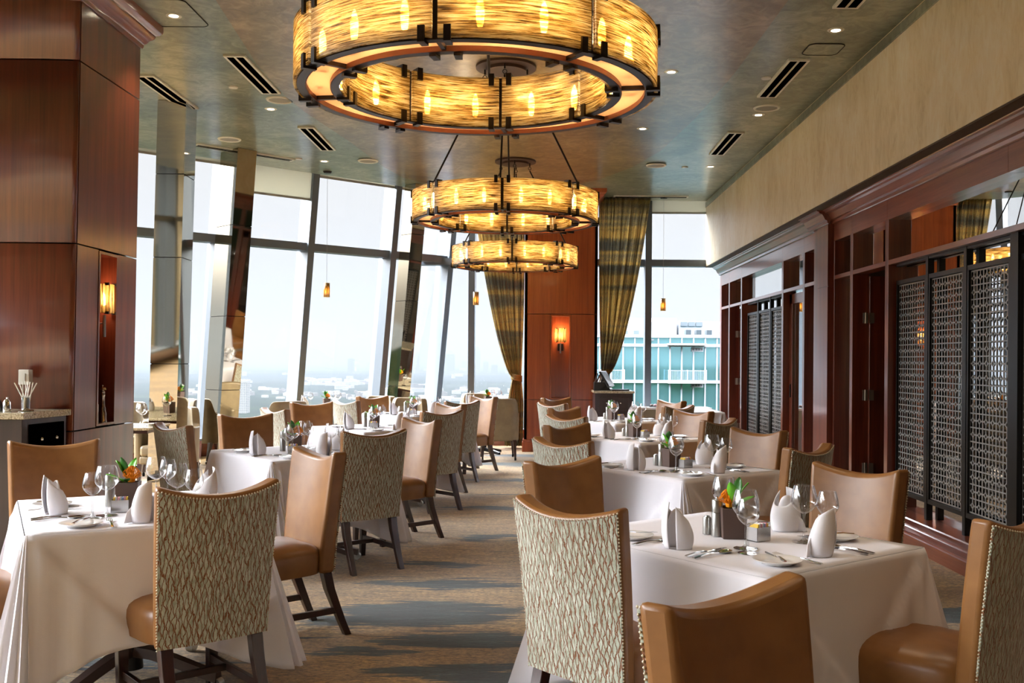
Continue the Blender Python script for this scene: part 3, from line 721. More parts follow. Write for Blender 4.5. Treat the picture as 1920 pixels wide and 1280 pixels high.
MB().box(-.02, .02, 0, .022, PH0-.02, PH1+.02).box(-.02, .02, PW-.022, PW, PH0-.02, PH1+.02).box(-.02, .02, 0, PW, PH0-.03, PH0+.005).box(-.02, .02, 0, PW, PH1-.005, PH1+.03).build('frame', 'black_metal', scr)
MB().box(-.02, .03, -.045, .0, .165, ZT0).build('side_post', 'black_metal', scr)
MB().box(-.02, .03, 0, PW, ZT0-.02, ZT0-.002).build('head_rail', 'black_metal', scr)
ys = [7.87, 7.17, 6.47, 5.70, 5.0, 4.3]
lab = ['far panel of the near black fretwork screen, beside the open door', 'second panel from the door in the near black fretwork screen', 'third panel from the door in the near black fretwork screen',
       'black fretwork panel at the right picture edge, past the thick black post', 'black fretwork panel nearer the camera, beyond the picture edge', 'nearest black fretwork panel, outside the picture']
scr2 = [(y, l) for y, l in zip(ys, lab)][:4]
for y, l in scr2: place(scr, (3.14, y+.02, 0), 0, l, 'black fretwork screens in the glass wall')
for y, l in ((12.40+.02, 'nearest panel of the distant fretwork screen trio'), (13.14, 'middle panel of the distant fretwork screen trio'), (13.86, 'farthest panel of the distant fretwork screen trio')):
    place(scr, (3.14, y, 0), 0, l, 'black fretwork screens in the glass wall')
tag(MB().box(3.10, 3.20, 6.34, 6.44, .165, ZT0).build('post', 'black_metal', wall))

# ------------------------------------------------------------ curtains
def curtain(name_label, x_in, x_top, x_tie, y, ztie, zbot, side, flare=.12):
    """hangs against x_in; outer edge swings from x_top at the ceiling to x_tie at the tie"""
    r = empty('curtain', (0,0,0), 0, name_label, 'curtain', 'gold and slate curtains on the centre column')
    n = 90
    def outer(z):
        if z > ztie:
            k = (z-ztie)/(ZC-ztie); return x_tie + (x_top-x_tie)*(k**.62)
        k = (ztie-z)/(ztie-zbot); return x_tie + side*flare*math.sin(PI*min(1, k*.6))
    def inner(z):
        if z > ztie: k = (z-ztie)/(ZC-ztie); return x_in + side*.05*(1-k)**3
        return x_in + side*.05 - side*.04*min(1, (ztie-z)/.4)
    def f(u, v):
        z = zbot+(ZC-zbot)*v; a, b = inner(z), outer(z)
        w = abs(b-a); amp = .028+.02*(w < .4)
        s = u + .012*math.sin(u*31+z*1.3)
        ph = 2*PI*12*s
        return (a+(b-a)*u + .01*math.sin(ph*.5+z), y + amp*math.sin(ph) + .012*math.sin(ph*2.3+1) , z)
    MB().grid(f, n*2, 60).build('curtain_drape', 'curtain_cloth', r, smooth=80, solid=.004)
    a, b = inner(ztie), outer(ztie); cxm, rx = (a+b)/2, abs(b-a)/2+.02
    m = MB(); 
    def g(u, v):
        q = 2*PI*u; return (cxm+rx*math.cos(q), y+.075*math.sin(q), ztie-.05+.10*v+.02*math.cos(q)*side)
    m.grid(g, 40, 5, cu=True); m.build('tieback', 'curtain_cloth', r, smooth=60, solid=.012)
curtain('gold and slate curtain tied back at the left of the centre column', -.18, -1.02, -.36, 15.9, 1.13, .03, -1)
curtain('gold and slate curtain tied back at the right of the centre column', 1.02, 1.86, 1.18, 15.95, 1.18, .03, 1)

# ------------------------------------------------------------ chandeliers
def chandelier(a_off):
    R, r, h = .82, .616, .255
    root = empty('ring_chandelier', (0,0,0), 0, 'x', 'chandelier')            # origin: centre at the glass underside
    for k in range(8):
        a0 = a_off + k*PI/4 + .014; a1 = a_off + (k+1)*PI/4 - .014
        for rr, nm in ((R, 'outer_glass_panel'), (r, 'inner_glass_panel')):
            g = MB().ring(rr-.007, rr+.007, .0, h, 14, a0, a1).build(nm, 'ribbed_amber_glass', root, smooth=50)
            for q, sgn in ((a0+.055*.7/rr, 1), (a1-.055*.7/rr, -1)):
                for zz in (0, h):
                    m = MB(); m.M = Matrix.Rotation(q, 4, 'Z'); out_ = 1 if rr == R else -1
                    xa, xb = sorted((rr+out_*.009, rr+out_*.02)); z0_, z1_ = (-.012, .045) if zz == 0 else (h-.045, h+.012)
                    m.box(xa, xb, -.014, .014, z0_, z1_)
                    xa, xb = sorted((rr-out_*.04, rr+out_*.02)); m.box(xa, xb, -.014, .014, *((-.018, -.006) if zz == 0 else (h+.006, h+.018)))
                    m.build('clip', 'chandelier_metal', g)
        MB().ring(r+.045, R-.045, .018, .024, 14, a0, a1).build('diffuser_panel', 'amber_diffuser', root, smooth=50)
        m = MB(); m.M = Matrix.Rotation(a_off+k*PI/4, 4, 'Z'); m.box(r+.01, R-.01, -.009, .009, .0, .03); m.build('spoke', 'chandelier_metal', root)
        m = MB(); m.M = Matrix.Rotation(a_off+k*PI/4, 4, 'Z'); m.box(r+.01, R-.01, -.009, .009, h-.02, h); m.build('spoke', 'chandelier_metal', root)
        for rr in (R-.022, r+.022):
            m = MB(); m.M = Matrix.Rotation(a_off+k*PI/4, 4, 'Z'); m.box(rr-.006, rr+.006, -.013, .013, 0, h); m.build('upright', 'chandelier_metal', root)
        for j in (.27, .73):
            q = a_off+(k+j)*PI/4; rm = (R+r)/2
            MB().lathe([(.004,.07),(.013,.08),(.017,.12),(.017,.15),(.010,.185),(.003,.2)], 10, rm*math.cos(q), rm*math.sin(q)).build('bulb', 'bulb_glow', root, smooth=60)
            MB().lathe([(.012,.03),(.012,.07)], 8, rm*math.cos(q), rm*math.sin(q)).build('lamp_holder', 'chandelier_metal', root)
    MB().ring(R-.045, R-.009, -.004, .01, 96).ring(R-.03, R-.012, h-.01, h, 96).build('outer_frame_ring', 'chandelier_metal', root, smooth=40)
    MB().ring(r+.009, r+.045, -.004, .01, 96).ring(r+.012, r+.03, h-.01, h, 96).build('inner_frame_ring', 'chandelier_metal', root, smooth=40)
    MB().ring(R-.05, R-.046, -.004, .05, 96).ring(r+.046, r+.05, -.004, .05, 96).build('copper_band', 'copper', root, smooth=40)
    zc = ZC-.012-(2.64); rm = r+.08
    for k in range(4):
        q = PI/2*k - .03
        p0 = Vector((rm*math.cos(q), rm*math.sin(q), h)); p1 = Vector((.19*math.cos(q), .19*math.sin(q), zc-.13))
        MB().tube([p0, p1], .0085, 8).build('rod', 'chandelier_metal', root, smooth=60)
        m = MB(); m.tube([(p1.x,p1.y,zc-.03),(p1.x,p1.y,zc-.075)], .008, 8)
        m.tube([(p1.x+.018*math.cos(s), p1.y, zc-.1+.018*math.sin(s)) for s in [2*PI*i/12 for i in range(13)]], .004, 6)
        m.build('hook', 'chandelier_metal', root, smooth=60)
    m = MB().lathe([(.0,zc),(.27,zc),(.27,zc-.022),(.18,zc-.024),(.18,zc-.05),(.0,zc-.05)], 48, cap=False); m.build('ceiling_canopy', 'canopy_bronze', root, smooth=30)
    return root
cl = ['large glowing amber ring chandelier, nearest the camera', 'middle of the three amber ring chandeliers', 'smallest-looking, farthest amber ring chandelier before the wooden column']
for (y, off), lb in zip(((4.56, .139), (8.82, 0.0), (13.02, .02)), cl):
    c0 = chandelier(-PI/2 - off*1.0)
    c0.location = (-.275, y, 2.64); c0['label'] = lb; c0['group'] = 'amber ring chandeliers over the aisle'
    for k in range(8):
        q = -PI/2 - off + (k+.5)*PI/4; rm = .718
        point((-.275+rm*math.cos(q), y+rm*math.sin(q), 2.64+.14), .45, (1, .80, .58), .02)

# ------------------------------------------------------------ ceiling fittings
def vent(cx_, cy_, ln, w, rz, label):
    r = empty('ceiling_vent', (cx_, cy_, ZC), rz, label, 'air vent', 'slot vents in the ceiling')
    MB().box(-w/2, w/2, -ln/2, ln/2, -.018, .0).build('frame', 'vent_white', r)
    n = 2
    sw = w*.32
    for k in (-1, 1):
        MB().box(k*w*.22-sw/2, k*w*.22+sw/2, -ln/2+.03, ln/2-.03, -.0195, -.005).build('slot', 'vent_black', r)
vent(-2.63, 9.17, 1.22, .19, 0, 'slot vent in the ceiling left of the nearest chandelier')
vent(-2.62, 11.82, 1.22, .19, 0, 'smaller-looking slot vent left of the middle chandelier')
vent(-3.66, 9.8, 1.22, .19, 0, 'slot vent in the ceiling beside the dark wooden column')
vent(-3.72, 12.62, 1.35, .12, math.radians(-47), 'narrow angled slot vent above the middle mirrored pillar')
vent(2.28, 9.18, 1.22, .19, 0, 'larger slot vent in the ceiling beside the cream wall')
vent(2.29, 11.93, 1.22, .19, 0, 'slot vent farther along the ceiling beside the cream wall')
vent(2.28, 6.7, 1.22, .19, 0, 'slot vent cut by the top picture edge, beside the cream wall')
vent(1.84, 15.8, 1.2, .10, PI/2, 'thin dark slot vent in the ceiling before the back window')
def disc(name, mat1, mat2, r1, r2, drop, glow, locs, cat, group, labels, en=0):
    for (x_, y_), lb in zip(locs, labels):
        zz = ZC if (x_ < -2.3 or x_ > 1.85) else ZC-.012
        r = empty(name, (x_, y_, zz), 0, lb, cat, group)
        MB().lathe([(r2,-.004),(r2+.006,-drop),(r1,-drop),(r1+.008,0)], 32, cap=False).build('trim_ring', mat1, r, smooth=30)
        MB().lathe([(.0,-.004),(r2+.004,-.004)], 32, cap=False).build('lens' if glow else 'grille', mat2, r)
        if en: spot((x_, y_, zz-.03), en*(.5 if abs(x_-2.37) < .1 else 1), .62 if abs(x_-2.37) < .1 else 1.05, blend=1.0)
disc('ceiling_speaker', 'vent_white', 'speaker_cloth', .13, .11, .012, False, [(-2.62,10.06),(-3.70,11.89),(-2.23,13.08),(2.39,10.25),(1.61,13.24)], 'speaker', 'round ceiling speakers',
     ['round ceiling speaker just right of the left slot vent', 'round ceiling speaker above the middle mirrored pillar', 'round ceiling speaker left of the middle chandelier', 'round ceiling speaker beside the cream wall', 'round ceiling speaker right of the middle chandelier'])
DL = [(2.37,7.83),(1.22,8.95),(2.37,10.54),(1.2,11.15),(2.36,13.36),(-2.81,10.43),(-2.83,13.17)]
disc('recessed_downlight', 'vent_white', 'downlight_glow', .058, .036, .006, True, DL, 'ceiling light', 'small recessed downlights',
     ['lit downlight nearest the top right, between two cream-wall vents', 'lit downlight right of the nearest chandelier', 'lit downlight beside the speaker near the cream wall', 'faint downlight between nearest and middle chandeliers, right side', 'farthest lit downlight beside the cream wall', 'lit downlight below the left round speaker', 'farther lit downlight over the left windows'], en=70)
FILL_DL = [(2.3,5.0),(1.2,5.4),(2.3,2.2),(.6,2.6),(-2.8,7.6),(-2.8,4.4),(-1.6,2.2),(-2.8,1.2),(1.2,-.2),(-1.6,-.6),(0,-2.0),(-4.6,4.2),(-5.4,8.5)]
for (x_, y_) in FILL_DL:                                      # extra fittings added over and behind the camera for warm fill
    r = empty('recessed_downlight', (x_, y_, ZC-.0 if abs(x_+.25) > 2.2 else ZC-.012), 0, 'added recessed fill downlight, outside the picture over the camera side', 'ceiling light', 'added fill downlights above the camera side')
    MB().lathe([(.036,-.004),(.042,-.006),(.058,-.006),(.066,0)], 24, cap=False).build('trim_ring', 'vent_white', r)
    MB().lathe([(.0,-.004),(.04,-.004)], 24, cap=False).build('lens', 'downlight_glow', r)
    spot((x_, y_, ZC-.05), 17, 1.5)
for (x_, y_), lb in zip([(-2.95,9.59),(2.13,9.16),(-3.13,13.01),(2.02,13.41)], ['white sprinkler cap left of the left slot vents', 'white sprinkler cap beside the larger right vent', 'white sprinkler cap over the left windows', 'white sprinkler cap right of the middle chandelier']):
    tag(MB().lathe([(0,-.012),(.042,-.012),(.045,-.006),(.045,0)], 20, cap=False).build('sprinkler_cap', 'white_plastic', loc=(x_, y_, ZC), smooth=30), lb, 'sprinkler', 'white sprinkler caps')
def hatch(x0, x1, y0, y1, label):
    m = MB(); r_ = .06; n = 6; pts_ = []
    for (cx_, cy_, a0) in ((x1-r_, y1-r_, 0), (x0+r_, y1-r_, PI/2), (x0+r_, y0+r_, PI), (x1-r_, y0+r_, 1.5*PI)):
        for i in range(n+1): a = a0+PI/2*i/n; pts_.append((cx_+r_*math.cos(a), cy_+r_*math.sin(a), ZC-.003))
    m.tube(pts_+[pts_[0]], .0045, 6); r = empty('access_hatch', (0,0,0), 0, label, 'ceiling hatch', 'ceiling access hatches')
    m.build('seam', 'groove_black', r)
    MB().prism([(p[0],p[1]) for p in pts_], ZC-.004, ZC+.002).build('hatch_panel', 'ceiling_green', r)
hatch(-3.02, -2.6, 7.25, 7.84, 'larger rounded access hatch at the top left of the ceiling')
hatch(2.26, 2.56, 8.16, 8.46, 'small rounded access hatch above the cream-wall vent')

# pendants in front of the windows
def pendant(x_, y_, z_, label):
    r = empty('pendant_light', (x_, y_, z_), 0, label, 'pendant lamp', 'tiny tube pendants before the windows')
    MB().lathe([(.042,-.1),(.042,.1)], 20, cap=False).build('glass_tube', 'sconce_amber_glass', r, smooth=60, solid=.004)
    MB().lathe([(.030,.06),(.036,.1),(.0,.102)], 16, cap=False).build('cap_sleeve', 'copper', r, smooth=40)
    MB().lathe([(.0,-.06),(.016,-.05),(.02,-.02),(.014,.02),(.0,.03)], 12, cap=False).build('bulb', 'pendant_glow', r, smooth=60)
    MB().tube([(0,0,.1),(0,0,ZC-z_-.02)], .0022, 6).build('cord', 'brushed_steel', r)
    MB().lathe([(0,ZC-z_-.03),(.05,ZC-z_-.025),(.065,ZC-z_)], 20, cap=False).build('ceiling_canopy', 'chandelier_metal', r, smooth=30)
pendant(-2.94, 13.9, 2.38, 'tiny tube pendant in the second big left window')
pendant(-.91, 15.1, 2.35, 'tiny tube pendant just left of the tied curtain')
pendant(2.06, 15.9, 2.32, 'tiny tube pendant in the back window right of the curtains')

# ------------------------------------------------------------ dining chair
CW = .46
def chair_proto():
    r = empty('dining_chair', (0,0,0), 0, 'x', 'chair')         # sitter faces +Y; origin on the floor under the back
    T = .078
    def mid(u, v):                                             # u -1..1, v 0..1
        zt = .905 + .045*u*u
        z = .335 + (zt-.335)*v
        hw = (.214 + .022*v)
        y = -.015 - .085*v**1.25 + .040*u*u*(.4+.6*v)
        return hw*u, y, z
    def nrm(u): return Vector((-.28*u, 1, .10)).normalized()
    def back(off0, off1, nu=15, nv=18, ue=1.0, va=0.0, vb=1.0):
        m = MB(); vs = []; 
        for off in (off0, off1):
            for j in range(nv):
                for i in range(nu):
                    u = (-1+2*i/(nu-1))*ue; v = va+(vb-va)*j/(nv-1); x_, y_, z_ = mid(u, v); n_ = nrm(u); vs.append((x_+n_.x*off, y_+n_.y*off, z_))
        k = nu*nv; fs = []
        for j in range(nv-1):
            for i in range(nu-1):
                a = j*nu+i; fs.append((a,a+1,a+nu+1,a+nu)); fs.append((k+a,k+a+nu,k+a+nu+1,k+a+1))
        for j in range(nv-1):
            a = j*nu; fs.append((a,a+nu,k+a+nu,k+a)); a = j*nu+nu-1; fs.append((a,k+a,k+a+nu,a+nu))
        for i in range(nu-1):
            a = i; fs.append((a,k+a,k+a+1,a+1)); a = (nv-1)*nu+i; fs.append((a,a+1,k+a+1,k+a))
        m.add(vs, fs); return m
    back(-T/2, T/2).build('backrest', 'tan_leather', r, smooth=60, bevel=.018, seg=3)
    back(-T/2-.006, -T/2+.002, ue=.955, va=.008, vb=.972).build('back_panel', 'leaf_velvet', r, smooth=60)
    m = MB()                                                   # beaded trim round the fabric panel
    path = [(-.965, .006+.966*i/52) for i in range(53)] + [(-.965+1.93*i/40, .978) for i in range(1, 41)] + [(.965, .972-.966*i/52) for i in range(1, 53)]
    for (u, v) in path:
        x_, y_, z_ = mid(u, v); n_ = nrm(u); p = (x_-n_.x*(T/2+.003), y_-n_.y*(T/2+.003), z_); a = .0042
        m.add([(p[0]-a,p[1],p[2]),(p[0]+a,p[1],p[2]),(p[0],p[1]-a,p[2]),(p[0],p[1]+a,p[2]),(p[0],p[1],p[2]-a),(p[0],p[1],p[2]+a)],
              [(0,2,5),(2,1,5),(1,3,5),(3,0,5),(2,0,4),(1,2,4),(3,1,4),(0,3,4)])
    m.build('beaded_trim', 'bead_trim', r, smooth=80)
    m = MB(); n = 40
    def seat(v, w):                                            # rounded box rings
        pass
    rings = [(.335,.0),(.337,.006),(.36,.009),(.40,.012),(.435,.010),(.455,.002),(.470,-.016),(.482,-.045),(.490,-.09),(.495,-.14),(.497,-.19)]
    vs = []
    def outline(a):
        e_ = 5.0; c_, s_ = math.cos(a), math.sin(a)
        x_ = math.copysign(abs(c_)**(2/e_), c_); y_ = math.copysign(abs(s_)**(2/e_), s_)
        yy = .245+y_*.235; hw = .205+.022*(yy/.48)
        return x_*hw, yy
    for z_, g in rings:
        for k in range(n):
            x_, y_ = outline(2*PI*k/n); l_ = math.hypot(x_, y_-.245); f_ = max(.02, (l_+g)/l_); vs.append((x_*f_, .245+(y_-.245)*f_, z_))
    fs = [(i*n+k, i*n+(k+1) % n, (i+1)*n+(k+1) % n, (i+1)*n+k) for i in range(len(rings)-1) for k in range(n)] + [tuple(range(n-1,-1,-1)), tuple((len(rings)-1)*n+k for k in range(n))]
    m.add(vs, fs); m.build('seat', 'tan_leather', r, smooth=60)
    for s in (-1, 1):
        MB().hexa([(s*.186-.017,.41,0),(s*.186+.017,.41,0),(s*.186+.017,.444,0),(s*.186-.017,.444,0)], [(s*.190-.024,.395,.336),(s*.190+.024,.395,.336),(s*.190+.024,.445,.336),(s*.190-.024,.445,.336)]).build('leg', 'dark_leg_wood', r, bevel=.003)
        m = MB(); pr = [(0,-.155,.018),(.08,-.120,.019),(.17,-.085,.021),(.25,-.055,.023),(.336,-.035,.024)]
        vs = []
        for z_, y_, a in pr: vs += [(s*.178-a,y_,z_),(s*.178+a,y_,z_),(s*.178+a,y_+2*a,z_),(s*.178-a,y_+2*a,z_)]
        fs = [(0,3,2,1)] + [(16,17,18,19)] + [(4*i+k,4*i+(k+1)%4,4*i+4+(k+1)%4,4*i+4+k) for i in range(4) for k in range(4)]
        m.add(vs, fs); m.build('leg', 'dark_leg_wood', r, smooth=30, bevel=.003)
        MB().box(s*.182-.010, s*.182+.010, -.075, .42, .12, .152).build('side_stretcher', 'dark_leg_wood', r, bevel=.002)
    MB().box(-.175, .175, .24, .262, .122, .150).build('cross_stretcher', 'dark_leg_wood', r, bevel=.002)
    return r
CH = chair_proto()
chairs = [
 # left row
 ('FL', 1, -2.62, 3.99, 40, ''), ('FR', 1, -1.245, 3.80, 131, ''), ('BR', 1, -1.18, 5.13, 221, ''), ('BL', 1, -2.717, 5.585, 295, ''),
 ('FL', 2, -2.536, 7.10, 47, ''), ('FR', 2, -1.12, 6.67, 128, ''), ('BR', 2, -.955, 7.88, 223, ''), ('BL', 2, -2.421, 8.367, 307, ''),
 ('FL', 3, -2.406, 9.383, 42, ''), ('FR', 3, -.915, 9.26, 134, ''), ('BR', 3, -.945, 10.53, 224, ''), ('BL', 3, -2.40, 10.72, 300, ''),
 ('FL', 4, -2.105, 11.304, 46, ''), ('FR', 4, -.88, 11.40, 130, ''), ('BR', 4, -.70, 12.62, 226, ''), ('BL', 4, -2.031, 12.60, 314, ''),
 # right row
 ('FL', 5, .168, 3.37, 45, ''), ('FR', 5, 1.49, 3.19, 131, ''), ('BR', 5, 1.437, 4.496, 219, ''), ('BL', 5, .186, 4.727, 312, ''),
 ('FL', 6, .222, 5.993, 43, ''), ('FR', 6, 1.507, 5.648, 136, ''), ('BR', 6, 1.527, 6.929, 218, ''), ('BL', 6, .289, 7.306, 316, ''),
 ('FL', 7, .326, 8.533, 42, ''), ('FR', 7, 1.459, 8.14, 138, ''), ('BR', 7, 1.475, 9.446, 220, ''), ('BL', 7, .348, 9.866, 319, ''),
 ('FL', 8, .254, 11.022, 38, ''), ('FR', 8, 1.486, 10.588, 132, ''), ('BR', 8, 1.587, 11.817, 213, ''), ('BL', 8, .317, 12.439, 310, ''),
 ('BL', 0, .453, 2.025, 310, '')]
TN = {1: 'nearest left-row table', 2: 'second left-row table', 3: 'third left-row table', 4: 'farthest left-row table',
      5: 'nearest right-row table', 6: 'second right-row table', 7: 'third right-row table', 8: 'farthest right-row table'}
SN = {'FL': 'near left side', 'FR': 'near right side', 'BR': 'far right side', 'BL': 'far left side'}
for side, tno, x_, y_, ang, _ in chairs:
    if tno == 0: lb = 'tan leather chair facing the camera in the middle foreground, cut by the bottom edge'
    elif side in ('FL', 'FR'): lb = 'dining chair showing its leaf-pattern velvet back, %s of %s' % (SN[side], TN[tno])
    else: lb = 'dining chair showing its tan leather front, %s of %s' % (SN[side], TN[tno])
    place(CH, (x_, y_, 0), math.radians(ang-90), lb, 'tan leather chairs at the white tables')

# ------------------------------------------------------------ tables with cloths
TW, TL, TH = .87, 1.03, .75                                    # short side, long side, cloth top height
def table_proto():
    r = empty('dining_table', (0,0,0), 0, 'x', 'table')
    MB().box(-TW/2+.012, TW/2-.012, -TL/2+.012, TL/2-.012, .712, .744).build('tabletop', 'dark_cabinet_wood', r, bevel=.004)
    MB().lathe([(.05,.05),(.045,.12),(.035,.2),(.035,.6),(.06,.69),(.18,.712)], 20).build('pedestal', 'black_metal', r, smooth=40)
    for k in range(4):
        m = MB(); m.M = Matrix.Rotation(PI/4+PI/2*k, 4, 'Z'); vs = []
        pr = [(.03,.13,.035),(.12,.125,.033),(.24,.10,.030),(.36,.07,.028),(.44,.052,.026)]
        for x_, z_, w in pr: vs += [(x_,-w,z_-.02),(x_,w,z_-.02),(x_,w*.7,z_+.02),(x_,-w*.7,z_+.02)]
        m.add(vs, [(0,3,2,1),(16,17,18,19)] + [(4*i+q,4*i+(q+1)%4,4*i+4+(q+1)%4,4*i+4+q) for i in range(4) for q in range(4)])
        f_ = m.build('foot', 'pedestal_bronze' if 'pedestal_bronze' in MATS else 'vase_brown', r, smooth=40)
        m = MB(); m.M = Matrix.Rotation(PI/4+PI/2*k, 4, 'Z'); m.M = m.M @ Matrix.Translation((.435, 0, .024)) @ Matrix.Rotation(PI/2, 4, 'X'); m.lathe([(.024,-.018),(.024,.018)], 14)
        m.build('caster', 'brushed_steel', f_, smooth=40)
    return r
def cloth_mesh(seed):
    rnd = random.Random(seed); hx, hy, rc = TW/2+.004, TL/2+.004, .012
    P = []                                                     # perimeter: (x, y, nx, ny, distance to nearest corner, corner index)
    def edge(p, q, n, cnt):
        for i in range(cnt):
            k = i/cnt; P.append((p[0]+(q[0]-p[0])*k, p[1]+(q[1]-p[1])*k, n[0], n[1], min(k, 1-k)*math.dist(p, q), k))
    cs = [(hx,hy),(-hx,hy),(-hx,-hy),(hx,-hy)]
    def arc(cx_, cy_, a0, cnt=15):
        for i in range(cnt):
            a = a0+PI/2*i/(cnt-1); P.append((cx_+rc*math.cos(a), cy_+rc*math.sin(a), math.cos(a), math.sin(a), 0, -1))
    arc(hx-rc, hy-rc, 0); edge((hx-rc,hy), (-hx+rc,hy), (0,1), 44); arc(-hx+rc, hy-rc, PI/2); edge((-hx,hy-rc), (-hx,-hy+rc), (-1,0), 50)
    arc(-hx+rc, -hy+rc, PI); edge((-hx+rc,-hy), (hx-rc,-hy), (0,-1), 44); arc(hx-rc, -hy+rc, 1.5*PI); edge((hx,-hy+rc), (hx,hy-rc), (1,0), 50)
    n = len(P); nd = 26; ph = [rnd.uniform(0, 6.28) for _ in range(6)]
    vs = []
    for j in range(nd):
        k = j/(nd-1)
        for i, (x_, y_, nx, ny, dc, kk) in enumerate(P):
            w = math.exp(-(dc/.05)**2)                          # corner fold
            w2 = math.exp(-(dc/.20)**2)
            drop = .455 + .13*w2 + .02*w
            d = drop*k
            side_w = .012*math.sin(9*x_+ph[0])*math.sin(7*y_+ph[1])*k
            o_ = .004*min(1, d/.01) + d*.012 + side_w
            o_ += w*d*(.20+.04*math.sin(i*1.9+ph[2])) 
            o_ += .018*w2*k*math.sin(dc*55+ph[3])*(1-w)
            # folded triangle lying on the side next to each corner
            if kk >= 0 and d > dc*1.05 and dc > .03: o_ += .017*min(1, (d-dc*1.05)/.010)
            tx, ty = -ny, nx
            sw = w*d*.22*math.sin(ph[4]+x_*5+y_*3)               # tips swing a little
            vs.append((x_+nx*o_+tx*sw, y_+ny*o_+ty*sw, TH-.001-d - .0))
    fs = [(j*n+i, j*n+(i+1)%n, (j+1)*n+(i+1)%n, (j+1)*n+i) for j in range(nd-1) for i in range(n)]
    m = MB(); m.add(vs, fs)
    k = len(m.v)                                               # top with soft creases
    gx, gy = 14, 16
    for j in range(gy+1):
        for i in range(gx+1):
            u, v = i/gx*2-1, j/gy*2-1; e_ = (1-u*u)*(1-v*v)
            m.v.append((u*(hx-rc*.3), v*(hy-rc*.3), TH-.001+.0008*e_*math.sin(9*u+ph[5])*math.sin(8*v+ph[1])))
    for j in range(gy):
        for i in range(gx):
            a = k+j*(gx+1)+i; m.f.append((a, a+1, a+gx+2, a+gx+1))
    # close the seam between top and sides
    m.v_ring = n
    return m
TP = table_proto()
TAB = {1: (-1.77, 4.35, 29), 2: (-1.68, 7.03, 39), 3: (-1.53, 9.6, 39), 4: (-1.45, 12.0, 40),
       5: (.755, 3.715, 38), 6: (.862, 6.207, 38), 7: (.875, 8.62, 38), 8: (.88, 11.08, 38)}
cloths = {}
for tno, (x_, y_, a) in TAB.items():
    place(TP, (x_, y_, 0), math.radians(a), 'pedestal table hidden under its cloth, the %s' % TN[tno], 'square tables under white cloths')
    cm = cloth_mesh(tno*7+1).build('tablecloth', 'white_linen', smooth=60, loc=(x_, y_, 0), rz=math.radians(a), solid=.0016)
    tag(cm, 'white cloth draped over the %s' % TN[tno], 'tablecloth', 'white tablecloths')

# ------------------------------------------------------------ tableware
def one(name, m, mat, cat, **kw):
    o = m.build(name, mat, **kw); tag(o, 'x', cat); return o
def lathe_glass(name, prof_bowl, prof_foot, cat):
    r = empty(name, (0,0,0), 0, 'x', cat)
    MB().lathe(prof_bowl, 28, cap=False).build('bowl', 'wine_glass_clear', r, smooth=80)
    MB().lathe(prof_foot, 24, cap=False).build('stem', 'wine_glass_clear', r, smooth=60)
    return r
def glass_profiles(h, rmax, rrim):
    hb = h*.50; b = []
    for i in range(15):
        k = i/14; rr = rmax*math.sin(PI*min(k, .46)/.92)**.62 if k < .46 else rmax-(rmax-rrim)*((k-.46)/.54)**1.5
        b.append((max(rr, .004), h-hb+hb*k))
    f = [(.001,.0),(rmax*.88,.0),(rmax*.88,.0025),(rmax*.3,.006),(.0055,.014),(.0038,.04),(.0038,h-hb-.012),(.006,h-hb)]
    return b, f
GL1 = lathe_glass('water_goblet', *glass_profiles(.210, .049, .036), 'glass')
GL2 = lathe_glass('wine_glass', *glass_profiles(.190, .040, .029), 'glass')

def napkin_proto():
    r = empty('folded_napkin', (0,0,0), 0, 'x', 'napkin')                        # tall pointed fold, open side toward +Y
    def f(u, v):
        a = -PI*.90+2*PI*.90*u                                  # 0 = back, +-pi = open edge
        hgt = .092+.054*(abs(a)/(PI*.9))**1.3 + .020*math.sin(a*1.0)
        k = (.88+.24*math.sin(PI*(v**.9)*.80))*(1-.26*v*v)
        x_ = (.050*math.sin(a)*(1+.10*math.cos(a)))*k; y_ = -.040*math.cos(a)*k + .012*v
        return (x_, y_, hgt*v)
    MB().grid(f, 56, 14).build('outer_fold', 'napkin_linen', r, smooth=80, solid=.003)
    def g(u, v):
        a = -PI*.55+PI*1.1*u; hgt = .10+.028*math.cos(a)
        k = (.85+.3*math.sin(PI*v*.8))*(1-.4*v*v)
        return (.036*math.sin(a)*k+.004, -.022*math.cos(a)*k+.008, hgt*v)
    MB().grid(g, 34, 10).build('inner_fold', 'napkin_linen', r, smooth=80, solid=.0028)
    def t_(u, v):
        return (.030+.040*u*(1-v*.35), -.020-.012*u, (.070*v)*(1-u*.45)+.001)
    MB().grid(t_, 8, 6).build('tail_fold', 'napkin_linen', r, smooth=80, solid=.003)
    for o_ in r.children:
        o_.data.transform(Matrix.Scale(1.10, 4))
    return r
NAP = napkin_proto()

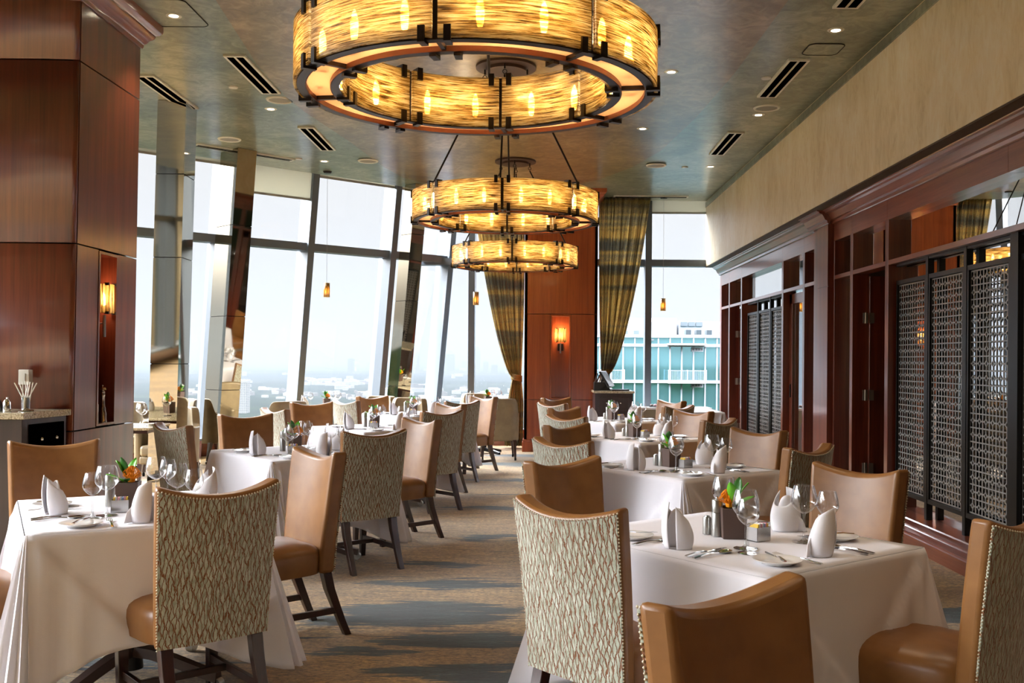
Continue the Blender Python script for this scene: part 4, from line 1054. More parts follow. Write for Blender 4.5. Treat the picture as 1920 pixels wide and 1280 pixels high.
def strip(prof, z0=.002, th=.0022, arch=None):
    """cutlery blank along +Y: prof rows (y, halfwidth, z)"""
    m = MB(); vs = []
    for y_, w, z_ in prof: vs += [(-w,y_,z_+z0),(w,y_,z_+z0),(w*.8,y_,z_+z0+th),(-w*.8,y_,z_+z0+th)]
    n = len(prof)
    m.add(vs, [(0,3,2,1),(4*n-4,4*n-3,4*n-2,4*n-1)] + [(4*i+q,4*i+(q+1)%4,4*i+4+(q+1)%4,4*i+4+q) for i in range(n-1) for q in range(4)]); return m
def knife_mesh(s=1.0):
    m = strip([(0,.0065,0),(.02,.007,.001),(.06,.0055,.004),(.10,.0045,.003),(.115,.004,.001)], th=.0045)
    vs = []; 
    for y_, a, b in ((.112,-.004,.004),(.13,-.006,.005),(.17,-.009,.005),(.205,-.009,.005),(.222,-.004,.005),(.228,.002,.005)): vs += [(a,y_,.003),(b,y_,.003),(b,y_,.0045),(a,y_,.0045)]
    m.add(vs, [(0,3,2,1),(20,21,22,23)]+[(4*i+q,4*i+(q+1)%4,4*i+4+(q+1)%4,4*i+4+q) for i in range(5) for q in range(4)])
    if s != 1: m.v = [(p[0]*s, p[1]*s, p[2]) for p in m.v]
    return m
KN = one('dinner_knife', knife_mesh(), 'polished_steel', 'knife', smooth=40)
BK = one('butter_knife', knife_mesh(.74), 'polished_steel', 'knife', smooth=40)
m = strip([(0,.0065,0),(.03,.006,.002),(.07,.004,.005),(.11,.0032,.004),(.135,.004,.001),(.142,.010,.0005),(.155,.0125,0)])
for k in range(4): m.add(*(lambda x_: ([(x_-.0016,.152,.002),(x_+.0016,.152,.002),(x_+.0016,.152,.0042),(x_-.0016,.152,.0042),(x_-.0011,.2,.008),(x_+.0011,.2,.008),(x_+.0011,.2,.0095),(x_-.0011,.2,.0095)],
    [(0,3,2,1),(4,5,6,7),(0,1,5,4),(1,2,6,5),(2,3,7,6),(3,0,4,7)]))(-.0096+.0064*k))
FK = one('dinner_fork', m, 'polished_steel', 'fork', smooth=40)
m = strip([(0,.0065,0),(.03,.006,.002),(.07,.004,.005),(.11,.0032,.004),(.135,.004,.002)])
def bowl(u, v):
    a = PI*(v-.5); rr = math.cos(a); q = (u-.5)*2
    return (q*.019*rr, .168+.034*math.sin(a), .006-.0065*(1-q*q)*rr+.001)
m.grid(bowl, 9, 13)
SPN = one('spoon', m, 'polished_steel', 'spoon', smooth=60, solid=.0012)
PL = one('bread_plate', MB().lathe([(.001,.004),(.05,.004),(.052,.0),(.055,.004),(.080,.013),(.082,.016),(.079,.0165),(.054,.008),(.001,.007)], 40, cap=False), 'porcelain', 'plate', smooth=50)

def vase_proto(petal):
    r = empty('flower_vase', (0,0,0), 0, 'x', 'flower vase')
    w0, w1, hh = .042, .047, .115
    def sq(w, z): return [(-w,-w,z),(w,-w,z),(w,w,z),(-w,w,z)]
    vs = sq(w0,0)+sq(w1,hh)+sq(w1-.006,hh)+sq(w0-.006,.01)
    fs = [(0,3,2,1)]+[(4*i+q,4*i+(q+1)%4,4*i+4+(q+1)%4,4*i+4+q) for i in range(3) for q in range(4)]+[(12,13,14,15)]
    MB().add(vs, fs).build('vase_box', 'vase_brown', r)
    rnd = random.Random(5); m = MB(); c0 = Vector((.012, 0, hh+.012))
    for i in range(110):
        a = rnd.uniform(0, 2*PI); e_ = rnd.uniform(.15, 1.5); d = Vector((math.cos(a)*math.cos(e_), math.sin(a)*math.cos(e_), math.sin(e_)))
        p1 = c0+d*.026; p2 = c0+d*.044+Vector((0,0,.008)); p3 = p2+Vector((-d.x*.012, -d.y*.012, .007))
        m.tube([c0+d*.006, p1, p2, p3], [.002,.0016,.0014,.0018], 4)
    m.lathe([(0,hh-.005),(.014,hh),(.017,hh+.012),(.008,hh+.026),(0,hh+.03)], 10, .012, 0, cap=False)
    m.build('blossom', petal, r)
    def leaf(base, d, ln, w, mat='green_leaf'):
        d = Vector(d).normalized(); s_ = d.cross(Vector((0,0,1))).normalized(); up = s_.cross(d)
        def f(u, v):
            q = (u-.5)*2; ww = w*math.sin(PI*min(.98, v*.92+.06))**.8
            return tuple(Vector(base)+d*(ln*v)+s_*(q*ww)+up*(.006*math.sin(PI*v)+.005*q*q))
        MB().grid(f, 5, 9).build('leaf', mat, r, smooth=70, solid=.0008)
    leaf((-.012,.005,hh+.01), (-.5,.1,.9), .095, .024); leaf((-.02,-.01,hh), (-.9,-.2,.45), .08, .022); leaf((-.005,-.02,hh), (.0,-.8,.25), .06, .020, 'dark_leaf')
    leaf((.0,.02,hh+.015), (.25,.4,.9), .095, .022); leaf((-.015,.0,hh+.03), (-.2,-.3,1), .085, .020, 'dark_leaf')
    MB().tube([(0,0,.02),(-.012,.005,hh+.02)], .0025, 6).tube([(0,.01,.02),(0,.02,hh+.02)], .0025, 6).build('stem', 'dark_leaf', r)
    return r
VA = vase_proto('orange_petal')
def caddy_proto():
    r = empty('sugar_caddy', (0,0,0), 0, 'x', 'sugar caddy')
    m = MB(); a, b, hh, t_ = .036, .026, .052, .002
    m.box(-a,a,-b,-b+t_,0,hh).box(-a,a,b-t_,b,0,hh).box(-a,-a+t_,-b,b,0,hh).box(a-t_,a,-b,b,0,hh).box(-a,a,-b,b,0,.002); m.build('holder', 'steel', r)
    for i, c_ in enumerate(['paper_yellow','paper_white','paper_pink','paper_white','paper_blue','paper_pink','paper_yellow']):
        x_ = -.030+.0085*i; MB().hexa([(x_,-.02,.004),(x_+.005,-.02,.004),(x_+.005,.02,.004),(x_,.02,.004)], [(x_+.004,-.02,.064+.004*(i%2)),(x_+.009,-.02,.064+.004*(i%2)),(x_+.009,.02,.062),(x_+.004,.02,.062)]).build('packet', c_, r)
    return r
CA = caddy_proto()
def mill_proto():
    r = empty('pepper_mill', (0,0,0), 0, 'x', 'pepper mill')
    MB().lathe([(0,0),(.0205,0),(.0205,.088),(.0195,.09),(0,.09)], 28, cap=False).build('body', 'brushed_steel', r, smooth=40)
    MB().lathe([(0,.092),(.0205,.092),(.0205,.135),(.018,.139),(0,.139)], 28, cap=False).build('cap', 'brushed_steel', r, smooth=40)
    MB().lathe([(0,.138),(.004,.139),(.006,.145),(.003,.151),(0,.152)], 12, cap=False).build('knob', 'polished_steel', r, smooth=60)
    return r
MI = mill_proto()
SA = empty('salt_shaker', (0,0,0), 0, 'x', 'salt shaker')
MB().lathe([(0,0),(.017,0),(.017,.06),(.015,.066),(0,.067)], 24, cap=False).build('body', 'brushed_steel', SA, smooth=40)
MB().lathe([(0,.067),(.010,.067),(.009,.071),(0,.072)], 16, cap=False).build('lid', 'polished_steel', SA, smooth=40)

ZT = TH + .0012
def setting(tno, side, full=True, swap=False):
    x_, y_, a = TAB[tno]; ang = math.radians(a)
    R_ = Matrix.Rotation(ang, 2)
    # local frame of the place: origin = middle of that table edge, +v inward, +u to the sitter's right
    inw = {'FL': (1,0), 'FR': (0,1), 'BR': (-1,0), 'BL': (0,-1)}[side]
    half = TW/2 if side in ('FL', 'BR') else TL/2
    iv = R_ @ Vector(inw); ri = Vector((iv.y, -iv.x)); o = Vector((x_, y_)) - iv*half
    rz = math.atan2(iv.y, iv.x)-PI/2
    rnd = random.Random(tno*31+ord(side[0])*3+ord(side[1]))
    def P(u, v): q = o+ri*u+iv*v; return (q.x, q.y, ZT)
    w = '%s place of the %s' % (SN[side].replace(' side', ''), TN[tno])
    place(NAP, P(.0, .13), rz+rnd.uniform(.2, .9)+PI, 'upright folded white napkin at the '+w, 'standing folded napkins')
    place(GL1, P(.155, .315), 0, 'larger water goblet at the '+w, 'water goblets')
    place(GL2, P(.215, .255), 0, 'smaller wine glass at the '+w, 'wine glasses')
    place(KN, P(.135, .03), rz+.06+rnd.uniform(-.05, .05), 'dinner knife right of the napkin at the '+w, 'dinner knives')
    place(SPN, P(.168, .03), rz+.02+rnd.uniform(-.05, .05), 'spoon beside the knife at the '+w, 'spoons')
    place(FK, P(-.13, .03), rz+rnd.uniform(-.08, .08), 'dinner fork left of the napkin at the '+w, 'dinner forks')
    place(PL, P(-.235, .13), rz, 'small white bread plate at the '+w, 'bread plates')
    q = P(-.235-.035, .07); place(BK, (q[0], q[1], ZT+.0165), rz-.5, 'butter knife on the bread plate, '+w, 'butter knives')
for tno in TAB:
    for side in ('FL', 'FR', 'BR'): setting(tno, side)
    x_, y_, a = TAB[tno]; n_ = TN[tno]
    vr = math.radians(12 if tno < 5 else 30)
    place(VA, (x_-.03 if tno < 5 else x_, y_+.03, ZT), vr if tno != 5 else vr+2.6, 'brown box vase with orange bloom on the %s' % n_, 'brown vases with orange blooms')
    place(CA, (x_-.02 if tno < 5 else x_+.085, y_-.08 if tno < 5 else y_-.03, ZT), vr+.1, 'steel caddy of sugar packets on the %s' % n_, 'sugar caddies')
    place(MI, (x_-.13 if tno < 5 else x_-.055, y_+.07 if tno < 5 else y_+.055, ZT), 0, 'tall steel pepper mill beside the vase on the %s' % n_, 'steel pepper mills')
    place(SA, (x_-.09 if tno < 5 else x_-.085, y_+.11 if tno < 5 else y_+.10, ZT), 0, 'short steel salt shaker behind the mill on the %s' % n_, 'steel salt shakers')

# ------------------------------------------------------------ barrel armchairs and bare window tables
def barrel_proto():
    r = empty('barrel_armchair', (0,0,0), 0, 'x', 'armchair')      # faces +Y, origin at centre
    def f(u, v, off):
        a = -PI*1.02+PI*1.04*u - 0.0
        bk = max(0, math.sin(-a)) if a < 0 else 0
        x_ = (.285+off)*math.cos(a); y_ = (.285+off)*math.sin(a)
        if y_ > -.02 or True:
            e_ = abs(math.cos(a)); 
        kx = math.copysign(abs(math.cos(a))**.62, math.cos(a)); ky = math.copysign(abs(math.sin(a))**.62, math.sin(a))
        arm = max(0, 1-abs(math.sin(a))*2.2)
        x_ = (.29+off)*kx; y_ = (.27+off)*ky + arm*.0
        top = .66+.21*(1/(1+math.exp(-(abs(math.sin(a))-.55)*16)))
        z0 = .27
        return (x_*(1+.02*v), y_-.03*v*abs(math.sin(a)), z0+(top-z0)*v)
    m = MB(); nu, nv = 49, 8; vs = [f(i/(nu-1), j/(nv-1), .0) for j in range(nv) for i in range(nu)] + [f(i/(nu-1), j/(nv-1), -.075) for j in range(nv) for i in range(nu)]
    k = nu*nv; fs = []
    for j in range(nv-1):
        for i in range(nu-1): a = j*nu+i; fs += [(a,a+1,a+nu+1,a+nu), (k+a,k+a+nu,k+a+nu+1,k+a+1)]
        a = j*nu; fs.append((a,a+nu,k+a+nu,k+a)); a = j*nu+nu-1; fs.append((a,k+a,k+a+nu,a+nu))
    for i in range(nu-1): fs.append((i,k+i,k+i+1,i+1)); a = (nv-1)*nu+i; fs.append((a,a+1,k+a+1,k+a))
    m.add(vs, fs); m.build('shell', 'taupe_leather', r, smooth=60, bevel=.014, seg=3)
    m = MB(); m.box(-.285, -.205, -.02, .26, .27, .66); m.build('arm', 'taupe_leather', r, bevel=.03, seg=3)
    m = MB(); m.box(.205, .285, -.02, .26, .27, .66); m.build('arm', 'taupe_leather', r, bevel=.03, seg=3)
    MB().box(-.21, .21, -.2, .29, .28, .36).build('seat_frame', 'taupe_leather', r, bevel=.015)
    MB().box(-.205, .205, -.19, .30, .36, .48).build('seat_cushion', 'taupe_leather', r, bevel=.035, seg=4)
    for sx in (-1, 1):
        for yy, dy in ((.23, .02), (-.22, -.06)):
            l_ = MB().hexa([(sx*.23-.014,yy+dy-.014,.05),(sx*.23+.014,yy+dy-.014,.05),(sx*.23+.014,yy+dy+.014,.05),(sx*.23-.014,yy+dy+.014,.05)], [(sx*.22-.026,yy-.026,.285),(sx*.22+.026,yy-.026,.285),(sx*.22+.026,yy+.026,.285),(sx*.22-.026,yy+.026,.285)]).build('leg', 'dark_leg_wood', r, bevel=.003)
            if yy > 0 or True:
                m = MB(); m.M = Matrix.Translation((sx*.23, yy+dy, .025)) @ Matrix.Rotation(PI/2, 4, 'Y'); m.lathe([(.012,-.016),(.025,-.012),(.025,.012),(.012,.016)], 14)
                m.build('caster', 'caster_black', l_, smooth=40)
    return r
BA = barrel_proto()
for x_, y_, a, lb in [(-3.98,10.75,270,'taupe barrel armchair facing the camera beside the wooden column'),
                      (-4.78,13.0,215,'taupe barrel armchair partly behind the nearest mirrored pillar'),
                      (-4.95,11.9,290,'taupe armchair at far left, only its dark rim showing'),
                      (-3.28,12.75,130,'taupe barrel armchair seen from behind, left of the window table'),
                      (-2.35,14.35,250,'taupe armchair behind the tan chairs, in front of the third mirrored pillar'),
                      (-1.80,13.75,262,'pale barrel armchair facing the camera behind the farthest left-row table'),
                      (-.93,15.72,272,'taupe barrel armchair facing the camera at the back window'),
                      (-.52,14.12,95,'taupe barrel armchair seen from behind, beside the curtain')]:
    place(BA, (x_, y_, 0), math.radians(a-90), lb, 'taupe barrel armchairs by the windows')
def wt_proto():
    r = empty('window_table', (0,0,0), 0, 'x', 'table')
    MB().box(-.36,.36,-.36,.36,.72,.745).build('tabletop', 'granite', r, bevel=.004)
    MB().box(-.34,.34,-.34,.34,.69,.72).build('apron', 'dark_leg_wood', r)
    MB().lathe([(.04,.06),(.035,.69)], 16).build('pedestal', 'black_metal', r, smooth=40)
    for k in range(4):
        m = MB(); m.M = Matrix.Rotation(PI/4+PI/2*k, 4, 'Z'); m.hexa([(.0,-.03,.04),(.34,-.02,.0),(.34,.02,.0),(.0,.03,.04)], [(.0,-.03,.1),(.34,-.02,.035),(.34,.02,.035),(.0,.03,.1)]); m.build('foot', 'black_metal', r)
    return r
WT = wt_proto()
wts = [(-4.06, 9.72, 5, 'beside the wooden column'), (-2.95, 13.75, 43, 'before the second left window'), (-.76, 14.93, 0, 'beside the left curtain'), (-5.35, 12.55, 43, 'at far left by the glass')]
for x_, y_, a, w in wts:
    place(WT, (x_, y_, 0), math.radians(a), 'bare stone-topped table '+w, 'bare stone-topped window tables')
    zt = .7455
    for k, (dx, dy) in enumerate([(.22,-.05), (-.2,.12), (.1,.2)]):
        place(GL1 if k % 2 == 0 else GL2, (x_+dx, y_+dy, zt), 0, '%s on the bare table %s' % (['clear goblet', 'small wine glass', 'second clear goblet'][k], w), 'water goblets' if k % 2 == 0 else 'wine glasses')
    place(PL, (x_+.30-.02, y_+.1, zt), 0, 'white bread plate on the bare table '+w, 'bread plates')
    place(NAP, (x_-.22, y_-.12, zt), 2.5, 'standing napkin on the bare table '+w, 'standing folded napkins')
    place(VA, (x_+.05, y_+.0, zt), .4, 'brown vase with orange bloom on the bare table '+w, 'brown vases with orange blooms')

# ------------------------------------------------------------ service cabinet at left and what stands on it
sc_ = empty('service_cabinet', (0,0,0), 0, 'dark wood service cabinet with stone top in front of the left column', 'cabinet')
MB().prism([(-4.6,6.22),(-3.23,6.22),(-3.17,6.68),(-4.6,6.68)], 0, 1.02).build('carcass', 'dark_cabinet_wood', sc_, bevel=.003)
MB().prism([(-4.62,6.19),(-3.205,6.19),(-3.145,6.70),(-4.62,6.70)], 1.022, 1.063).build('stone_top', 'granite', sc_, bevel=.004)
def along(k, d): return (-3.23+.06*k+d, 6.22+.46*k)
m = MB()
q = [along(.14,0), along(.92,0), along(.92,.008), along(.14,.008)]
d_ = m.prism(q, .80, .985).build('drawer', 'vent_black', sc_)
for k in (.36, .70):
    p = along(k, .02); MB().lathe([(0,-.012),(.010,-.008),(.012,.0),(.010,.008),(0,.012)], 12, p[0], p[1], cap=False).build('knob', 'polished_steel', d_, smooth=60, loc=(0,0,.885))
m = MB(); p = [along(.14,0), along(.92,0), along(.92,.006), along(.14,.006)]; m.prism(p, .12, .76).build('door', 'dark_cabinet_wood', sc_)
cup = empty('straw_cup', (-3.30, 6.40, 1.064), 0, 'shiny metal cup full of white straws on the service cabinet', 'cup')
MB().lathe([(0,0),(.045,.0),(.05,.006),(.028,.012),(.026,.02),(.027,.09),(.024,.09),(.023,.02),(0,.018)], 28, cap=False).build('cup_body', 'polished_steel', cup, smooth=40)
rnd = random.Random(3)
for i in range(9):
    a = i*.7; dx = -.075+.155*i/8; dy = .03*math.sin(a)
    MB().tube([(.016*math.sin(i*2.1), .012*math.cos(i*1.7), .03), (dx, dy, .195-.25*abs(dx)**1.2)], .0034, 8).build('straw', 'straw_white', cup, smooth=60)
tag(MB().lathe([(0,0),(.024,0),(.026,.01),(.024,.06),(.014,.075),(.006,.08),(.008,.09),(0,.095)], 24, cap=False).build('creamer_pot', 'polished_steel', smooth=40, loc=(-3.40, 6.36, 1.064)), 'small shiny lidded pot left of the straw cup', 'pot')
tag(MB().hexa([(-.08,-.02,0),(.06,-.02,0),(.06,.02,0),(-.08,.02,0)], [(-.08,0,.09),(.02,0,.07),(.02,.035,.07),(-.08,.035,.09)]).build('menu_holder', 'black_plastic', loc=(-3.50, 6.40, 1.064), bevel=.004), 'black folder leaning at the left picture edge on the cabinet', 'folder')
o = empty('light_switch', (-3.42, 6.60, 1.28), 0, 'white switch plate on the dark column behind the straws', 'switch')
MB().box(-.035,.035,0,.055,-.05,.05).build('plate', 'white_plastic', o, bevel=.003); MB().box(-.012,.012,-.006,0,-.025,.025).build('rocker', 'white_plastic', o)
pm = empty('wooden_pepper_mill', (cx(1)-.04, 7.275, .937), 0, 'ornate bronze-silver pepper mill standing in the column niche', 'pepper mill')
MB().lathe([(0,0),(.030,0),(.030,.012),(.026,.02),(.027,.07),(.021,.085),(.023,.10),(.016,.12),(.014,.18),(.019,.20),(.016,.21),(.018,.225),(.015,.23),(.027,.238),(.022,.255),(.010,.262),(.004,.264),(.006,.272),(0,.278)], 24, cap=False).build('mill_body', 'pepper_chrome', pm, smooth=30)
tag(MB().box(-.008,.008,-.008,.008,0,.085).box(-.009,.009,-.009,.009,.086,.14).build('lighter', 'white_plastic', loc=(cx(1)-.012, 7.115, .937)), 'slim white lighter upright at the niche edge', 'lighter')

# ------------------------------------------------------------ host station at the back
hs = empty('host_station', (0,0,0), 0, 'dark wood station cabinet right of the centre column', 'cabinet')
MB().box(.87, 1.42, 14.25, 14.85, 0, .94).build('carcass', 'dark_cabinet_wood', hs, bevel=.004)
MB().box(.85, 1.44, 14.22, 14.88, .942, .975).build('stone_top', 'granite', hs, bevel=.003)
MB().box(.93, 1.36, 14.236, 14.25, .70, .89).build('drawer', 'dark_cabinet_wood', hs, bevel=.003)
for x_ in (1.04, 1.24): MB().lathe([(0,-.01),(.009,-.006),(.011,0),(.009,.006),(0,.01)], 12, cap=False).build('knob', 'polished_steel', hs, smooth=60, loc=(x_, 14.225, .80))
MB().box(.93, 1.36, 14.236, 14.25, .1, .66).build('door', 'dark_cabinet_wood', hs, bevel=.003)
mo = empty('monitor', (1.06, 14.5, .976), math.radians(72), 'tilted till monitor on the station cabinet', 'monitor')
m = MB(); m.M = Matrix.Translation((0,0,.17)) @ Matrix.Rotation(math.radians(-32), 4, 'X'); m.box(-.17,.17,-.012,.02,-.13,.13); m.build('screen_case', 'black_plastic', mo, bevel=.006)
m = MB(); m.M = Matrix.Translation((0,0,.17)) @ Matrix.Rotation(math.radians(-32), 4, 'X'); m.box(-.155,.155,-.014,-.011,-.115,.115); m.build('screen', 'granite_dark', mo)
MB().hexa([(-.09,-.08,0),(.09,-.08,0),(.09,.10,0),(-.09,.10,0)], [(-.03,0,.12),(.03,0,.12),(.03,.04,.12),(-.03,.04,.12)]).build('stand', 'black_plastic', mo, bevel=.004)
tag(MB().box(-.13,.13,-.06,.06,0,.02).build('keyboard', 'black_plastic', loc=(1.24, 14.40, .976), rz=.2, bevel=.004), 'flat black keypad on the station cabinet', 'keyboard')
mh = empty('menu_stand', (.93, 14.55, .976), 0, 'black stand of menus beside the till monitor', 'menu stand')
MB().box(-.06,.10,-.10,.10,0,.12).build('holder', 'black_plastic', mh, bevel=.004)
for k in range(4): MB().hexa([(-.05+.03*k,-.09,.11),(-.04+.03*k,-.09,.11),(-.04+.03*k,.09,.11),(-.05+.03*k,.09,.11)], [(-.01+.03*k,-.09,.25-.02*k),(.0+.03*k,-.09,.25-.02*k),(.0+.03*k,.09,.25-.02*k),(-.01+.03*k,.09,.25-.02*k)]).build('menu', ['black_plastic','vase_brown','paper_white','black_plastic'][k], mh)

# low ledge and cloth table at the back right
lg = empty('low_ledge', (0,0,0), 0, 'low beige ledge along the back window behind the right chairs', 'ledge')
MB().box(1.55, 2.83, 15.85, 16.28, 0, .63).build('front', 'beige_ledge', lg); MB().box(1.5, 2.84, 15.8, 16.28, .63, .665).build('top', 'porcelain', lg, bevel=.004)
tr = empty('bread_tray', (1.98, 16.0, .666), 0, 'small dark tray of pastries on the low ledge', 'tray')
MB().box(-.12,.12,-.06,.06,0,.012).build('tray_base', 'black_metal', tr)
for k in range(4): MB().lathe([(0,.012),(.022,.016),(.028,.03),(.018,.045),(0,.05)], 12, -.08+.055*k, 0, cap=False).build('pastry', 'paper_pink' if k % 2 else 'vase_brown', tr, smooth=60)
bt = empty('buffet_table', (2.12, 13.4, 0), 0, 'long plain table under a white cloth at back right', 'table')
MB().box(-.33,.33,-.55,.55,.70,.744).build('tabletop', 'dark_cabinet_wood', bt)
for sx in (-.28,.28):
    for sy in (-.5,.5): MB().box(sx-.02,sx+.02,sy-.02,sy+.02,0,.70).build('leg', 'black_metal', bt)
sv = (TW, TL); TW, TL = .70, 1.14
tag(cloth_mesh(99).build('tablecloth', 'white_linen', smooth=60, loc=(2.12, 13.4, 0), solid=.0016), 'white cloth on the long plain table at back right', 'tablecloth', 'white tablecloths')
TW, TL = sv

# ------------------------------------------------------------ outside: hazy city seen from a tower
ZG = -112
m = MB(); n = 70
def ter(u, v):
    y_ = 300*(85.0**v); w = .75*y_+900; x_ = (u*2-1)*w - .18*y_
    return (x_, y_, ZG + 5*math.sin(x_*.004+y_*.002)+4*math.sin(y_*.003+1))
m.grid(ter, n, n)
m.add([(-26000,-20000,ZG-6),(26000,-20000,ZG-6),(26000,300,ZG-6),(-26000,300,ZG-6)], [(0,1,2,3)])
fo = m.build('forest', 'far_forest', smooth=80); tag(fo, 'endless hazy tree canopy far below the windows', 'forest', kind='stuff')
hz = MB().box(-22000, 22000, 260, 26000, -150, 230)
t = NT('haze'); t.n.remove(t.b); vs_ = t.new('ShaderNodeVolumeScatter'); vs_.inputs['Color'].default_value = (.83, .92, 1, 1); vs_.inputs['Density'].default_value = .135/3900; vs_.inputs['Anisotropy'].default_value = 0
va_ = t.new('ShaderNodeVolumeAbsorption'); va_.inputs['Color'].default_value = (0, 0, 0, 1); va_.inputs['Density'].default_value = .865/3900
aa_ = t.new('ShaderNodeAddShader'); t.link(vs_.outputs[0], aa_.inputs[0]); t.link(va_.outputs[0], aa_.inputs[1])
t.link(aa_.outputs[0], t.o.inputs['Volume'])
ho = hz.build('haze', 'haze'); tag(ho, 'pale blue summer haze over the distant city', 'haze', kind='stuff'); 
hs_ = []
def P3(px, Y): return (px-1003)*Y/1850
def tower(px0, px1, ytop, Y, mat, label, kind='box'):
    x0, x1 = P3(px0, Y), P3(px1, Y); zt = H+(674-ytop+ .0)*Y/1850; w = x1-x0
    r = empty('skyscraper', ((x0+x1)/2, Y, ZG), 0, label, 'skyscraper', 'hazy skyline towers'); h_ = zt-ZG
    if kind == 'box': MB().box(-w/2,w/2,0,w,0,h_*.97).build('shaft', mat, r); MB().box(-w*.3,w*.3,w*.2,w*.8,h_*.97,h_).build('roof_block', 'city_grey', r)
    elif kind == 'spire':
        MB().box(-w/2,w/2,0,w,0,h_*.62).box(-w*.38,w*.38,w*.1,w*.9,h_*.62,h_*.82).build('shaft', mat, r)
        MB().hexa([(-w*.3,w*.2,h_*.82),(w*.3,w*.2,h_*.82),(w*.3,w*.8,h_*.82),(-w*.3,w*.8,h_*.82)], [(-w*.03,w*.47,h_),(w*.03,w*.47,h_),(w*.03,w*.53,h_),(-w*.03,w*.53,h_)]).build('spire', 'city_tan', r)
    else:
        MB().box(-w/2,w/2,0,w,0,h_*.84).build('shaft', mat, r)
        MB().hexa([(-w/2,0,h_*.84),(w/2,0,h_*.84),(w/2,w,h_*.84),(-w/2,w,h_*.84)], [(-w*.18,w*.3,h_),(w*.18,w*.3,h_),(w*.18,w*.7,h_),(-w*.18,w*.7,h_)]).build('stepped_crown', 'city_grey', r)
tower(652, 663, 674, 7000, 'city_grey', 'lone blocky hazy tower seen in the third left window')
tower(753, 772, 634, 8200, 'city_grey', 'tall spired hazy tower just right of the third mirrored pillar', 'spire')
tower(775, 786, 662, 8600, 'city_tan', 'broad low hazy tower right of the spired one')
tower(806, 812, 668, 8800, 'city_grey', 'thin hazy tower beside the corner mullion')
tower(818, 828, 676, 9000, 'city_tan', 'low hazy block left of the crowned tower')
tower(834, 852, 658, 7600, 'city_grey', 'wide crowned hazy tower left of the upright mullion', 'crown')
tower(866, 874, 678, 9200, 'city_tan', 'short hazy block beside the crowned tower')
tower(888, 900, 650, 8400, 'city_grey', 'tall slim hazy tower just right of the upright mullion', 'crown')
tower(906, 916, 678, 7800, 'city_grey', 'middle-height hazy block right of the slim tower')
tower(921, 933, 684, 7000, 'city_grey', 'squat hazy block nearest the tied curtain')
tower(690, 704, 681, 9000, 'city_tan', 'low hazy block left of the third mirrored pillar')
o = empty('office_building', (P3(451, 1900), 1900, ZG), 0, 'white office block with gridded windows beyond the second pillar', 'office building')
w = P3(463,1900)-P3(440,1900); MB().box(-w/2,w/2,0,w,0,112-46*1900/1850+1).build('shaft', 'city_windows', o); MB().box(-w*.54,w*.54,-1,w*1.02,112-46*1900/1850+1,112-40*1900/1850).build('roof_block', 'city_white', o)
rnd = random.Random(11)
lb_ = MB().box(-.5,.5,-.5,.5,0,1).build('low_building', 'city_white'); tag(lb_, 'x', 'low building')
lb2 = MB().box(-.5,.5,-.5,.5,0,1).box(-.3,.2,-.3,.2,1,1.3).build('low_building', 'city_tan'); tag(lb2, 'x', 'low building')
for i in range(240):
    band = rnd.random()
    if band < .55: yy = rnd.uniform(728, 752); px = rnd.uniform(300, 960)
    elif band < .8: yy = rnd.uniform(715, 725); px = rnd.uniform(560, 720)
    else: yy = rnd.uniform(690, 770); px = rnd.uniform(255, 960)
    Y = (H-ZG)*1850/(yy-674); Y = min(Y, 9000)
    pr = lb_ if rnd.random() < .75 else lb2
    o = place(pr, (P3(px, Y), Y, ZG-1), rnd.uniform(-.4, .4), 'pale low building among the trees far below', 'pale low buildings among the trees')
    o.scale = (rnd.choice([9, 14, 20, 32, 48])*rnd.uniform(.8, 1.2)*Y/2800, rnd.uniform(14, 30), rnd.uniform(5, 12)*Y/2800)

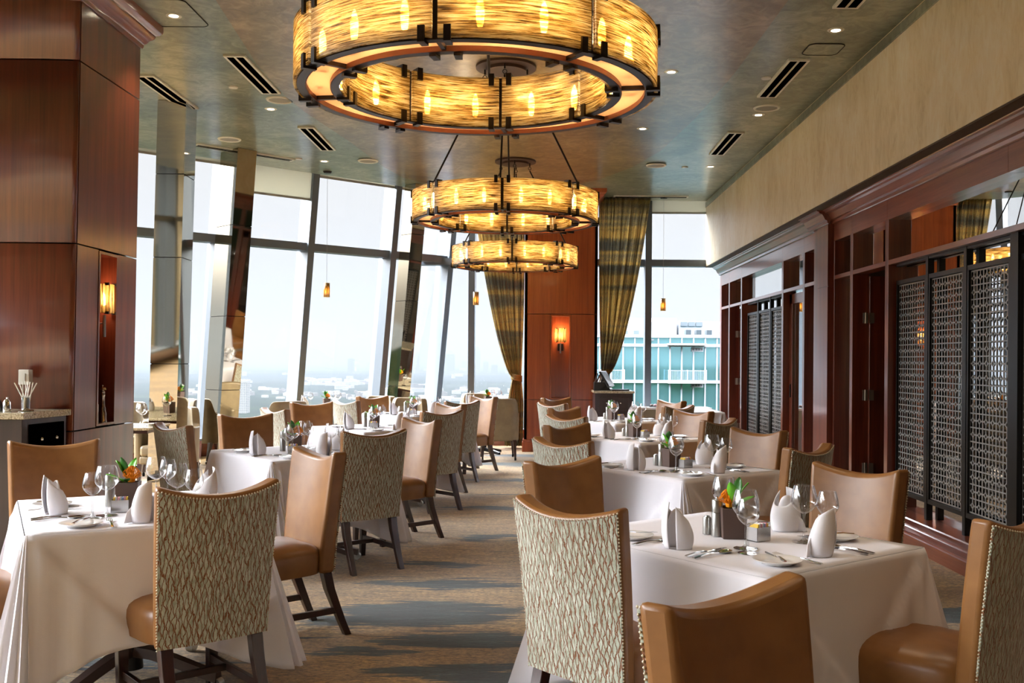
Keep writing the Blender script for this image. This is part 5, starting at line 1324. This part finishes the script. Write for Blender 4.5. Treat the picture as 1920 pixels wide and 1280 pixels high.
# neighbouring glass tower right of the curtains
YT = 90.0
def bx(px): return (px-1003)*YT/1850
def bz(py): return H-(py-676)*YT/1850
nb = empty('glass_apartment_tower', (0,0,0), 0, 'white-framed teal glass tower close outside the back window', 'apartment building')
x0, x1 = bx(1080), bx(1560)
MB().box(x0, x1, YT, YT+25, -112, bz(628)).build('glass_body', 'teal_facade_glass', nb)
m = MB()
for zc in (bz(629), bz(646), bz(714), bz(782), bz(850)): m.box(x0, x1, YT-.25, YT+.05, zc-.20, zc+.06)
m.build('floor_band', 'facade_white', nb)
xx = bx(1124); k = 0
while xx < x1:
    MB().box(xx-.06, xx+.06, YT-.14, YT+.05, -40, bz(628)).build('upright', 'facade_white', nb); xx += bx(1146)-bx(1124); k += 1
for (a, b) in ((1250, 1319), (1082, 1168)):
    bal = MB().box(bx(a), bx(b), YT-1.5, YT, bz(718), bz(713)).build('balcony_slab', 'balcony_concrete', nb)
    m = MB(); m.box(bx(a), bx(b), YT-1.5, YT-1.44, bz(695), bz(694))
    for i in range(34): xq = bx(a)+(bx(b)-bx(a))*i/33; m.box(xq-.008, xq+.008, YT-1.49, YT-1.46, bz(713), bz(694.5))
    for q in (a, (a+b)/2, b): m.box(bx(q)-.05, bx(q)+.05, YT-1.52, YT-1.42, bz(713), bz(693))
    m.build('railing', 'facade_white', bal)
MB().box(bx(1250), bx(1321), YT-1.2, YT, bz(647.5), bz(644)).build('canopy_slab', 'balcony_concrete', nb)
m = MB()
for (py0, py1) in ((651, 659), (718, 726)):
    m.box(bx(1296), bx(1318), YT-.2, YT, bz(py1), bz(py0))
m.build('spandrel_panel', 'facade_white', nb)
m = MB()
for py in (655, 722):
    for q in (1299, 1305, 1310, 1315): m.box(bx(q)-.07, bx(q)+.07, YT-.22, YT-.19, bz(py)-.08, bz(py)+.08)
m.build('vent_hole', 'louver_dark', nb)
MB().box(bx(1168), bx(1283), YT+5, YT+14, bz(628), bz(592)).build('penthouse', 'facade_white', nb)
MB().box(bx(1203), bx(1272), YT+4.6, YT+5, bz(628), bz(600)).build('penthouse_wall', 'city_white', nb)
MB().box(bx(1290), bx(1420), YT+6, YT+14, bz(628), bz(597)).build('penthouse', 'facade_white', nb)
m = MB()
for i in range(3): m.box(bx(1294+15*i), bx(1307+15*i), YT+5.8, YT+6, bz(607), bz(598.5))
m.build('louver', 'louver_dark', nb)
for i, q in enumerate((1176, 1197, 1219, 1297, 1317, 1337)):
    MB().box(bx(q-5), bx(q+5), YT+2, YT+3.2, bz(628), bz(619 if i < 3 else 617)).build('rooftop_cooler', 'louver_dark' if i < 3 else 'city_grey', nb)
MB().box(bx(1219), bx(1225), YT-.3, YT, bz(639), bz(636)).build('sign_plate', 'louver_dark', nb)
